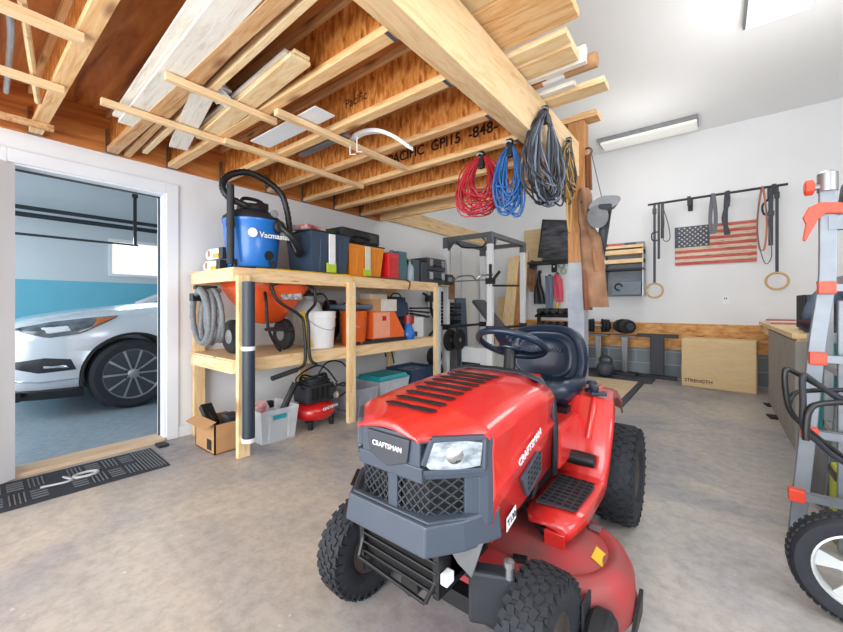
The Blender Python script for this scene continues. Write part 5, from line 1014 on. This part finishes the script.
# clutter between the shelving and the rack
t = tag(MB().box((0, 0, .62), (.05, .30, 1.24), Matrix.Rotation(R(-3), 3, 'Y'), bev=.01).build('foam_mat', mat('5E7488', .8, name='slate_blue_foam')), 'tall slate blue foam mat leaning on the wall behind the rack', 'mat'); t.location = (-3.40, 5.45, 0)
t = thing('pegboard', 'narrow white wall board holding small black grips beside the rack', 'wall board', (-3.56, 4.95, 1.25)); MB().bb(0, .02, -.25, .25, -.35, .45).build('board', WHITEP, t)
for k, (y, z, dy, dz) in enumerate(((-.15, .30, .10, .16), (.02, .34, .08, .12), (.16, .28, .08, .2), (-.15, .02, .12, .12), (.05, .0, .10, .18), (.18, -.05, .06, .15), (-.12, -.24, .12, .1))):
    MB().box((.05, y, z), (.05, dy, dz), R(0), bev=.012).build('grip', (BLACK, DGREY, CHAR, mat('6A5140', .7, name='brown_grip') if k == 3 else BLACK)[k % 4], t)
t = thing('curl_bar', 'wavy chrome curl bar resting across the rack hooks', 'bar', ((RX0+RX1)/2, RY0-.06, 1.52)); MB().tube(smoothpath([(-.42, 0, 0), (-.25, 0, 0), (-.18, -.02, -.05), (-.1, 0, 0), (.1, 0, 0), (.18, -.02, -.05), (.25, 0, 0), (.42, 0, 0)], 4), .012, 8).build('bar_tube', CHROME, t, smooth=60)
t = thing('plate_tree', 'short black stand with weight plates on the floor by the shelving end', 'weights', (-3.1, 4.25, 0)); MB().bb(-.15, .15, -.12, .12, 0, .04).bb(-.02, .02, -.02, .02, .04, .55).build('stand', BLACK, t)
for z, r in ((.15, .15), (.38, .12)): MB().lathe([(.02, -.05), (r, -.05), (r, .05), (.02, .05)], (0, 0, z+.02), 'X', 26).build('plate', MBLACK, t, smooth=35)
# ================================================================ RIGHT SIDE
wb_ = thing('workbench', 'plywood workbench along the right side running to the back wall', 'workbench', (0, 0, 0))
BXL = .50
MB().bb(BXL-.03, 1.25, 4.05, 6.80, .86, .90, bev=.003).build('benchtop', PINE, wb_); MB().bb(BXL, BXL+.04, 4.1, 6.75, .76, .858).build('apron', PINE, wb_)
for x, y in ((BXL+.045, 5.93), (BXL+.045, 4.12), (1.18, 4.12), (1.18, 6.6)): MB().bb(x-.045, x+.045, y-.045, y+.045, 0, .858).build('leg', PINEZ, wb_)
MB().bb(BXL-.012, BXL-.001, 4.06, 5.86, .0, .84).build('side_panel', mat('A7A096', .7, h2='8F8C86', scale=4, stretch=(1, 6, 1), name='grey_plywood'), wb_)
MB().bb(BXL-.012, 1.22, 4.04, 4.052, .0, .84).build('end_panel', mat('A7A096', .7, h2='8F8C86', scale=4, name='grey_plywood_end'), wb_)
t = thing('paper_tray', 'flat white tray with a red edge at the bench corner', 'tray', (.66, 6.3, .901)); MB().bb(-.15, .15, -.4, .3, 0, .02).build('tray_body', WHITEP, t); MB().bb(-.15, .15, -.42, -.401, 0, .02).bb(-.14, .12, .1, .25, .021, .04).build('red_edge', mat('B5685A', .6, name='faded_red_edge'), t)
for k, (u, v, lb) in enumerate(((773, 406, 'farther small black floor pad beside the bench'), (777, 418, 'nearer small black floor pad beside the bench'))):
    c = P(u, v, 2, 0); o = MB().box((0, 0, .008), (.13, .16, .012), R(8)).build('rubber_pad', MBLACK); o.location = c; tag(o, lb, 'pad', 'floor pads')
# black crates and a jacket heap on the bench
t = thing('storage_crate', 'tall dark blue crate at the near end of the bench', 'crate', (.66, 4.55, .905)); MB().bb(-.07, .2, -.22, .22, 0, .30, bev=.01).build('crate_body', mat('3A4652', .5, name='dark_blue_grey'), t)
for k in range(4): MB().bb(-.085, -.07, -.2+k*.11, -.17+k*.11, .02, .3, bev=.003).build('rib', CHAR, t)
t = thing('clothes_heap', 'rumpled dark and blue fabric heap on the workbench', 'clothes', (.72, 4.18, .905)); 
hp = MB()
hp.loft([[(sq(a, .8)[0]*.16*k*(1+.15*math.sin(3*a+k*5)), sq(a, .8)[1]*.10*k*(1+.15*math.cos(4*a)), z) for a in [2*math.pi*i/24 for i in range(24)]] for k, z in ((.9, 0), (1.05, .06), (1, .13), (.9, .2), (.8, .27), (.6, .33), (.25, .37))], closed=True, caps=True).build('cloth_pile', mat('59677C', .8, h2='22252E', scale=7, bump=.5, name='mixed_fabric', lo=.42, hi=.58), t, smooth=50)
MB().box((-.12, -.05, .08), (.1, .16, .03), R(30), bev=.01).build('red_black_strap', mat('6B2B38', .7, h2='1B1B20', scale=20, name='maroon_strap'), t)
t = thing('umbrella_top', 'grey black cloth bundle topping the fabric heap', 'cloth', (.74, 4.2, 1.28)); MB().box((0, 0, .03), (.22, .16, .05), Matrix.Rotation(R(-14), 3, 'Y'), bev=.02).build('cloth_body', CHAR, t)
t = thing('teal_tub', 'teal cylindrical tub standing in front of the bench end', 'tub', (.63, 3.80, 0)); MB().lathe([(0, 0), (.10, 0), (.115, .55), (.12, .56), (.11, .86), (.10, .86), (0, .86)], n=26).build('tub_body', mat('2F8F92', .45, h2='2A7F84', name='teal_tub_plastic'), t, smooth=40); MB().lathe([(.0, .862), (.112, .862), (.108, .92), (0, .925)], n=26).build('pale_cap', mat('A9B7BC', .5, name='pale_grey_cap'), t, smooth=40)
# metal shelving behind the ladder
sv_ = thing('metal_shelving', 'grey metal shelving with mixed gear behind the ladder', 'shelving', (0, 0, 0))
for x in (.56, 1.3):
    for y in (2.92, 3.42): MB().bb(x-.02, x+.02, y-.02, y+.02, 0, 1.95).build('upright', GREYM, sv_)
for z in (.36, .72, 1.24, 1.60): MB().bb(.54, 1.32, 2.90, 3.44, z, z+.035).build('shelf_board', mat('AEB3B8', .5, metal=.3, name='shelf_metal') if z == .36 else bpy.data.materials['shelf_metal'], sv_)
t = thing('leather_ball', 'brown leather ball on the metal shelving behind the ladder', 'ball', (.70, 3.02, 1.385)); MB().lathe([(.11*math.sin(q), -.11*math.cos(q)+0) for q in [math.pi*i/16 for i in range(17)]], n=28).build('ball_body', mat('A0603C', .5, name='brown_ball'), t, smooth=60); t.location.z = 1.42+.04
t = thing('yellow_case', 'yellow green case under the brown ball', 'case', (.70, 3.02, 1.277)); MB().bb(-.12, .14, -.1, .1, 0, .065, bev=.008).build('case_body', YGREEN, t); MB().bb(-.10, .12, -.101, -.1, .02, .045).build('label', BLACK, t)
case('storage_box', 'dark box on the middle tier of the metal shelving', 'box', .80, 3.1, .757, .34, .28, .30, CHAR, handle=False)
case('storage_box', 'pale grey box on the lower tier of the metal shelving', 'box', .80, 3.1, .397, .36, .3, .26, mat('9FA7AF', .6, name='pale_grey_box'), handle=False)
t = thing('dark_bag', 'grey black gear bag on the top tier of the shelving', 'bag', (.74, 3.05, 1.637)); MB().loft([[(sq(a, .7)[0]*.2*k, sq(a, .7)[1]*.13*k, z) for a in [2*math.pi*i/22 for i in range(22)]] for k, z in ((.9, 0), (1.0, .06), (.95, .14), (.7, .22), (.2, .26))], closed=True, caps=True).build('bag_body', mat('5E666C', .7, h2='2B2F33', scale=9, name='grey_gear'), t, smooth=50)
t = thing('grey_blanket', 'folded grey blanket on the floor under the metal shelving', 'blanket', (.56, 3.12, 0)); MB().loft([[(sq(a, .6)[0]*.12*k, sq(a, .6)[1]*.15*k, z) for a in [2*math.pi*i/22 for i in range(22)]] for k, z in ((1, 0), (1.05, .1), (1.0, .22), (.85, .3), (.4, .34))], closed=True, caps=True).build('cloth_body', mat('6C6F74', .85, bump=.4, name='grey_blanket_cloth'), t, smooth=50)
t = thing('green_bag', 'yellow green and black bag on the floor behind the ladder', 'bag', (.52, 2.62, 0)); MB().bb(-.08, .12, -.07, .07, 0, .36, bev=.03).build('bag_body', YGREEN, t); MB().tube(smoothpath([(-.03, -.075, .12), (-.05, -.08, .25), (.02, -.08, .30), (.06, -.075, .2), (.02, -.08, .15)], 5), .012, 8).build('black_trim', BLACK, t); MB().bb(-.082, .122, -.072, .072, .30, .34, bev=.005).build('black_band', BLACK, t)
# multi position ladder
ld = thing('multi_position_ladder', 'aluminium folding ladder with orange fittings at the right edge', 'ladder', (0, 0, 0))
LY = 2.42
def lp_(u, v, y=LY): return P(u, v, 1, y)
def rail(pts, w_, d_, m, name):
    s0 = []
    for p in pts: s0.append([(p.x-w_/2, p.y-d_/2, p.z), (p.x+w_/2, p.y-d_/2, p.z), (p.x+w_/2, p.y+d_/2, p.z), (p.x-w_/2, p.y+d_/2, p.z)])
    return MB().loft(s0, closed=True, caps=True).build(name, m, ld, bev=.004)
left = smoothpath([lp_(795, 543), lp_(806, 446), lp_(817, 345), lp_(824, 300), lp_(827.5, 270), lp_(827.5, 178)], 4)
left[0].z = max(.0, left[0].z)
rail(left, .055, .03, ALU, 'left_rail'); cxl = .68
rail([Vector((2*cxl-p.x, p.y, p.z)) for p in left], .055, .03, ALU, 'right_rail')
inn = [Vector((.455, LY+.05, .02)), Vector((.455, LY+.05, 1.14))]; rail(inn, .045, .028, ALU, 'inner_rail'); rail([Vector((2*cxl-p.x, p.y, p.z)) for p in inn], .045, .028, ALU, 'inner_rail')
for (u, v, z_) in ((799, 493, 0), (812, 432, 0), (820, 358, 0), (829, 288, 0)):
    p = lp_(u, v); e = MB().bar((p.x-.03, LY-.022, p.z), (2*cxl-p.x+.03, LY-.022, p.z), .04, .032); e.build('rung', ALU, ld)
    for sx in (p.x-.012, 2*cxl-p.x+.012): MB().box((sx, LY-.026, p.z), (.055, .05, .055), bev=.006).build('rung_cap', ORANGER, ld)
for z in (1.48, ): MB().bar((left[-1].x, LY, z), (2*cxl-left[-1].x, LY, z), .04, .06).build('rung', ALU, ld)
rear = [Vector((.47, LY+.42, 0)), Vector((.52, LY+.08, 1.5))]
for p in (rear, [Vector((2*cxl-q.x, q.y, q.z)) for q in rear]): MB().bar(p[0], p[1], .05, .028).build('rear_rail', ALU, ld)
for k in range(4):
    z = .25+k*.3; y = lerp(LY+.42, LY+.08, z/1.5); MB().bar((.49, y, z), (2*cxl-.49, y, z), .03, .03).build('rear_rung', ALU, ld)
tp = left[-1]; MB().lathe([(.034, -.06), (.034, .02), (.02, .03), (0, .03)], (tp.x, LY, tp.z), 'Z', 16).build('hinge_top', GREYM, ld, smooth=40)
kn = lp_(809, 188, LY-.02); MB().lathe([(.025, -.016), (.034, -.012), (.034, .012), (.025, .016)], kn, 'X', 10, None, True).build('orange_knob', ORANGER, ld); MB().tube([kn, (tp.x, LY, kn.z)], .014, 10).build('knob_stem', GREYM, ld)
hk = [lp_(u, v, LY-.035) for u, v in ((803, 217), (809, 207), (820, 202), (843, 202), (843, 213), (826, 213), (818, 220), (806, 241), (803, 240), (806, 224))]
MB().prism(hk, (0, .025, 0)).build('orange_latch', ORANGER, ld, bev=.004)
MB().lathe([(.02, 0), (.02, .03), (0, .03)], lp_(797, 543)+Vector((0, 0, -.0)), 'Z', 10).build('rubber_foot', CHAR, ld) if 0 else None
# black tube cart with a pneumatic wheel
ct = thing('tube_cart', 'black tubular cart with pale rimmed wheel at the right edge', 'cart', (0, 0, 0))
def cp(pts, f0=1.42, df=0): return [PD(u, v, f0+df*i/(len(pts)-1)) for i, (u, v) in enumerate(pts)]
c1 = MB(); c1.tube(smoothpath(cp([(930, 446), (843, 399), (812, 382), (790, 370), (785, 372), (785.5, 390), (790, 410), (804, 426), (843, 457), (930, 520)]), 6), .0095, 8); c1.build('outer_handle', BLACK, ct, smooth=60)
c1 = MB(); c1.tube(smoothpath(cp([(930, 458), (843, 402), (812, 380), (803, 376), (803, 400), (804, 428), (818, 442), (843, 462), (930, 512)], 1.38), 6), .010, 8); c1.build('inner_handle', CHAR, ct, smooth=60)
c1 = MB(); c1.tube(smoothpath(cp([(930, 412), (860, 403), (820, 404), (809, 411), (806, 428), (806, 440)], 1.36), 6), .011, 8); c1.build('hoop', BLACK, ct, smooth=60)
c1 = MB(); c1.tube(smoothpath(cp([(930, 390), (860, 390), (804, 391), (792, 396), (789, 404)], 1.45), 6), .009, 8); c1.build('cross_tube', BLACK, ct, smooth=60)
WCN = Vector((.405, 1.97, .194)); r_ = .194
w1 = MB().lathe([(.125, -.03), (.145, -.042), (.175, -.04), (.190, -.02), (.193, 0), (.190, .02), (.175, .04), (.145, .042), (.125, .03)], WCN, 'Y', 44)
for i in range(48):
    a = 2*math.pi*i/48
    for s_ in (-1, 1): w1.box(WCN+Vector((.191*math.cos(a), s_*.016, .191*math.sin(a))), (.006, .022, .014), Matrix.Rotation(-a, 3, 'Y'))
wo = w1.build('wheel', TIRE, ct, smooth=40)
RMW = mat('C9CCCC', .4, metal=.3, var=.15, name='pale_wheel_rim'); MB().lathe([(.132, -.036), (.126, -.038), (.118, -.02), (.115, .02), (.126, .038)], WCN, 'Y', 40).build('rim_ring', RMW, wo, smooth=40)
for k in range(5):
    a = 2*math.pi*k/5+.5; d = Vector((math.cos(a), 0, math.sin(a))); e = Vector((-math.sin(a), 0, math.cos(a)))
    MB().loft([[WCN+d*q+e*w_+Vector((0, y, 0)) for w_, y in ((-s0, -.02), (s0, -.02), (s0*.8, .0), (-s0*.8, .0))] for q, s0 in ((.02, .022), (.06, .016), (.118, .03))], closed=True, caps=True).build('rim_spoke', RMW, wo, smooth=40)
MB().lathe([(.032, -.04), (.032, .02)], WCN, 'Y', 16, None, True).build('hub', RMW, wo)
MB().tube([WCN, WCN+Vector((0, .12, 0)), WCN+Vector((.5, .12, 0))], .012, 8).tube([WCN+Vector((0.0, .06, 0)), PD(930, 512, 1.40)], .012, 8).build('axle_frame', CHAR, ct)
# assumed window out of frame, added for the hood highlights; its pane glows
wn = tag(MB().bb(RX-.02, RX-.001, .4, 2.0, 1.1, 2.3).build('assumed_window', emis('EAF3FF', 1.2)), 'glowing pane added as an assumed window on the unseen right wall', 'window'); wn['kind'] = 'structure'
# ================================================================ CAR IN THE BAY
car = thing('car', 'white sport utility car parked in the bay beyond the doorway', 'car', (-5.93, 1.27, 0))
CW = mat('C9CFD6', .25, metal=.15, var=.03, coat=.8, name='pearl_white_car_paint')
st_ = [(-.95, .50, .60, .78), (-.92, .64, .58, .84), (-.84, .78, .52, .90), (-.70, .87, .46, .95), (-.5, .93, .30, .99), (-.25, .955, .26, 1.03), (0, .965, .25, 1.06), (.3, .97, .25, 1.095), (.6, .97, .25, 1.12), (1.0, .97, .25, 1.13), (2.0, .97, .25, 1.14), (3.0, .965, .25, 1.14), (3.7, .94, .3, 1.12), (4.0, .85, .4, 1.05)]
def half(xs, zh, zb=.30): return [(xs-.06, zb), (xs-.02, zb+.08), (xs-.0, .55), (xs-.012, .66), (xs, .78), (xs-.012, zh-.14), (xs-.05, zh-.05), (xs-.14, zh), (xs*.5, zh+.035), (0, zh+.045)]
secs = []
for y, xs, zb, zh in st_:
    zb = .30 if y > -.6 else .30; h = half(xs, zh, .29); full = h+[(-x, z) for x, z in h[-2::-1]]; secs.append([(x, y, z) for x, z in full])
bo = MB().loft(secs, closed=True, caps=True).build('body', CW, car, smooth=40)
cut = MB().lathe([(.44, .55), (.44, 1.2)], (0, 0, .385), 'X', 48, None, True)
o2 = cut.build('cutter', CW, car)
md = bo.modifiers.new('b', 'BOOLEAN'); md.operation = 'DIFFERENCE'; md.object = o2; md.solver = 'EXACT'
bpy.context.view_layer.update()
me = bpy.data.meshes.new_from_object(bo.evaluated_get(bpy.context.evaluated_depsgraph_get())); bo.modifiers.clear(); bo.data = me; bpy.data.objects.remove(o2)
me.polygons.foreach_set('use_smooth', [True]*len(me.polygons)); me.set_sharp_from_angle(angle=R(38))
me.materials.clear(); me.materials.append(CW)
def hx(y, z):
    for i in range(len(st_)-1):
        if st_[i][0] <= y <= st_[i+1][0]:
            q = (y-st_[i][0])/(st_[i+1][0]-st_[i][0]); xs = lerp(st_[i][1], st_[i+1][1], q); zh = lerp(st_[i][3], st_[i+1][3], q); break
    h = half(xs, zh)
    for i in range(7):
        if h[i][1] <= z <= h[i+1][1]:
            q = (z-h[i][1])/(h[i+1][1]-h[i][1]+1e-9); return lerp(h[i][0], h[i+1][0], q)
    return h[6][0] if z > .9 else h[1][0]
def patch(name, top, bot, m, off=.012, n=14, parent=None, nz=4):
    """skin patch that follows the flank between two (y,z) polylines"""
    def at(pl, s0):
        q = s0*(len(pl)-1); i = min(int(q), len(pl)-2); return (lerp(pl[i][0], pl[i+1][0], q-i), lerp(pl[i][1], pl[i+1][1], q-i))
    secs = []
    for i in range(n+1):
        a = at(top, i/n); b = at(bot, i/n); row = []; back = []
        for k in range(nz+1):
            y = lerp(a[0], b[0], k/nz); z = lerp(a[1], b[1], k/nz); e = off if 0 < i < n and 0 < k < nz else off*.4
            row.append((hx(y, z)+e, y, z)); back.append((hx(y, z)-.03, y+.01, z))
        secs.append(row+back[::-1])
    return MB().loft(secs, closed=True, caps=True).build(name, m, parent or car, smooth=50)
hl = patch('headlight', [(-.86, .895), (-.62, .955), (-.35, .99), (-.12, 1.01)], [(-.86, .87), (-.66, .80), (-.42, .835), (-.14, .99)], mat('2E353C', .15, coat=.5, var=.3, h2='69727A', scale=9, name='car_lamp_glass'), .016)
patch('amber_marker', [(-.30, .985), (-.22, .995), (-.13, 1.005)], [(-.36, .88), (-.26, .93), (-.16, .985)], mat('C4672C', .25, name='amber_lens'), .022, 8, hl)
patch('lamp_projector', [(-.70, .90), (-.5, .93)], [(-.68, .83), (-.48, .86)], mat('D8DDE2', .2, name='lamp_white'), .022, 6, hl)
patch('fog_lamp_housing', [(-.86, .58), (-.68, .61), (-.50, .585)], [(-.86, .51), (-.72, .465), (-.46, .48)], CHAR, .014)
patch('fog_lamp', [(-.70, .535), (-.53, .54)], [(-.70, .505), (-.50, .50)], CHROME, .022, 6)
patch('chrome_strip', [(-.86, .40), (-.7, .385), (-.44, .40)], [(-.86, .385), (-.7, .37), (-.43, .385)], CHROME, .022)
ch = MB(); 
secs = []
for y in [-.90, -.85, -.75, -.6, -.5, -.40]:
    x = hx(max(y, -.9), .5); secs.append([(x-.05, y, .20), (x-.02, y, .21), (x-.002, y, .285), (x-.05, y, .30)])
MB().loft(secs, closed=True, caps=True).build('lower_bumper', BLACK, car, smooth=50)
MB().loft([[(-.82+1.64*q, -.86-.085*math.sin(math.pi*q), z) for z in (.21, .30)] for q in [i/12 for i in range(13)]]).build('lower_bumper', BLACK, car, solid=.06)
gr = MB().loft([[(-.42+.84*q, -.955-.02*math.sin(math.pi*q), z) for z in (.55, .80)] for q in [i/8 for i in range(9)]]); gr.build('grille', CHAR, car, solid=.03)
MB().bb(-.86, .86, .35, 3.8, .24, .34).build('underbody', BLACK, car)
MB().loft([[(x, r*math.cos(q), .385+r*math.sin(q)) for x, r in ((.60, .434), (.93, .434), (.93, .41), (.60, .41))] for q in [R(-12)+R(204)*i/32 for i in range(33)]], closed=True, caps=True).build('wheel_well', BLACK, car)
for sx in (1, -1):
    for y in (0, 2.95):
        c = Vector((sx*.83, y, .375)); w1 = MB().lathe([(.27, -.12), (.33, -.125), (.365, -.10), (.375, -.05), (.375, .05), (.365, .10), (.33, .125), (.27, .12)], c, 'X', 44).build('wheel', mat('2A2D33', .8, name='car_tyre') if (sx, y) == (1, 0) else bpy.data.materials['car_tyre'], car, smooth=40)
        MB().lathe([(.272, sx*.11), (.262, sx*.118), (.25, sx*.08), (.245, -sx*.1), (.0, -sx*.02)], c, 'X', 40).build('rim_barrel', DGREY, w1, smooth=40)
        if sx == 1 and y == 0:
            rs = MB()
            for k in range(10):
                a = 2*math.pi*k/10; d = Vector((0, math.cos(a), math.sin(a))); e = Vector((0, -math.sin(a), math.cos(a)))
                rs.loft([[c+d*q+e*w_+Vector((xx, 0, 0)) for w_, xx in ((-s0, .085+o_), (s0, .085+o_), (s0*.6, .115+o_), (-s0*.6, .115+o_))] for q, s0, o_ in ((.04, .014, .0), (.14, .012, .005), (.255, .020, -.005))], closed=True, caps=True)
            rs.build('rim_spokes', mat('A9ADB0', .3, metal=.8, name='machined_alloy'), w1, smooth=30)
            MB().lathe([(.255, .11), (.268, .116), (.268, .105), (.255, .10)], c, 'X', 44).lathe([(.055, .09), (.05, .125), (.03, .132), (0, .132)], c, 'X', 24).build('rim_lip', bpy.data.materials['machined_alloy'], w1, smooth=40)
            for k in range(6): a = 2*math.pi*(k+.5)/6; MB().lathe([(.009, .10), (.009, .13), (0, .132)], c+Vector((0, .075*math.cos(a), .075*math.sin(a))), 'X', 8).build('lug_nut', CHAR, w1)
GL = mat('2D3A44', .08, coat=.5, name='dark_car_glass')
gs = [(.55, .80, 1.14, 1.15), (1.0, .80, 1.12, 1.42), (1.5, .74, 1.12, 1.66), (2.4, .72, 1.12, 1.74), (3.4, .70, 1.12, 1.68), (3.9, .66, 1.1, 1.2)]
MB().loft([[(x, y, z) for x, z in ((xs+.10, zb), (xs, lerp(zb, zt, .85)), (xs-.12, zt), (0, zt+.03), (-xs+.12, zt), (-xs, lerp(zb, zt, .85)), (-xs-.10, zb))] for y, xs, zb, zt in gs], closed=True, caps=True).build('cabin_glass', GL, car, smooth=30)
MB().loft([[(x, y, z) for x, z in ((xs-.05, zt-.04), (xs-.12, zt+.012), (0, zt+.045), (-xs+.12, zt+.012), (-xs+.05, zt-.04))] for y, xs, zb, zt in gs[2:5]], closed=True, caps=True).build('roof', CW, car, smooth=40)
for sx in (1, -1): MB().bar((sx*.90, .50, 1.14), (sx*.62, 1.55, 1.66), .06, .05).build('windscreen_pillar', CW, car)
MB().box((.98, .95, 1.19), (.16, .10, .13), bev=.04).build('side_mirror', BLACK, car); MB().tube([(.72, .55, 1.16), (.55, .75, 1.24)], .012, 8).build('wiper_arm', BLACK, car)
pl_ = MB().prism([(.972, 1.05, .45), (.972, 1.06, .45), (.972, 1.06, 1.06), (.972, 1.05, 1.06)], (.002, 0, 0)); pl_.build('door_seam', CHAR, car)
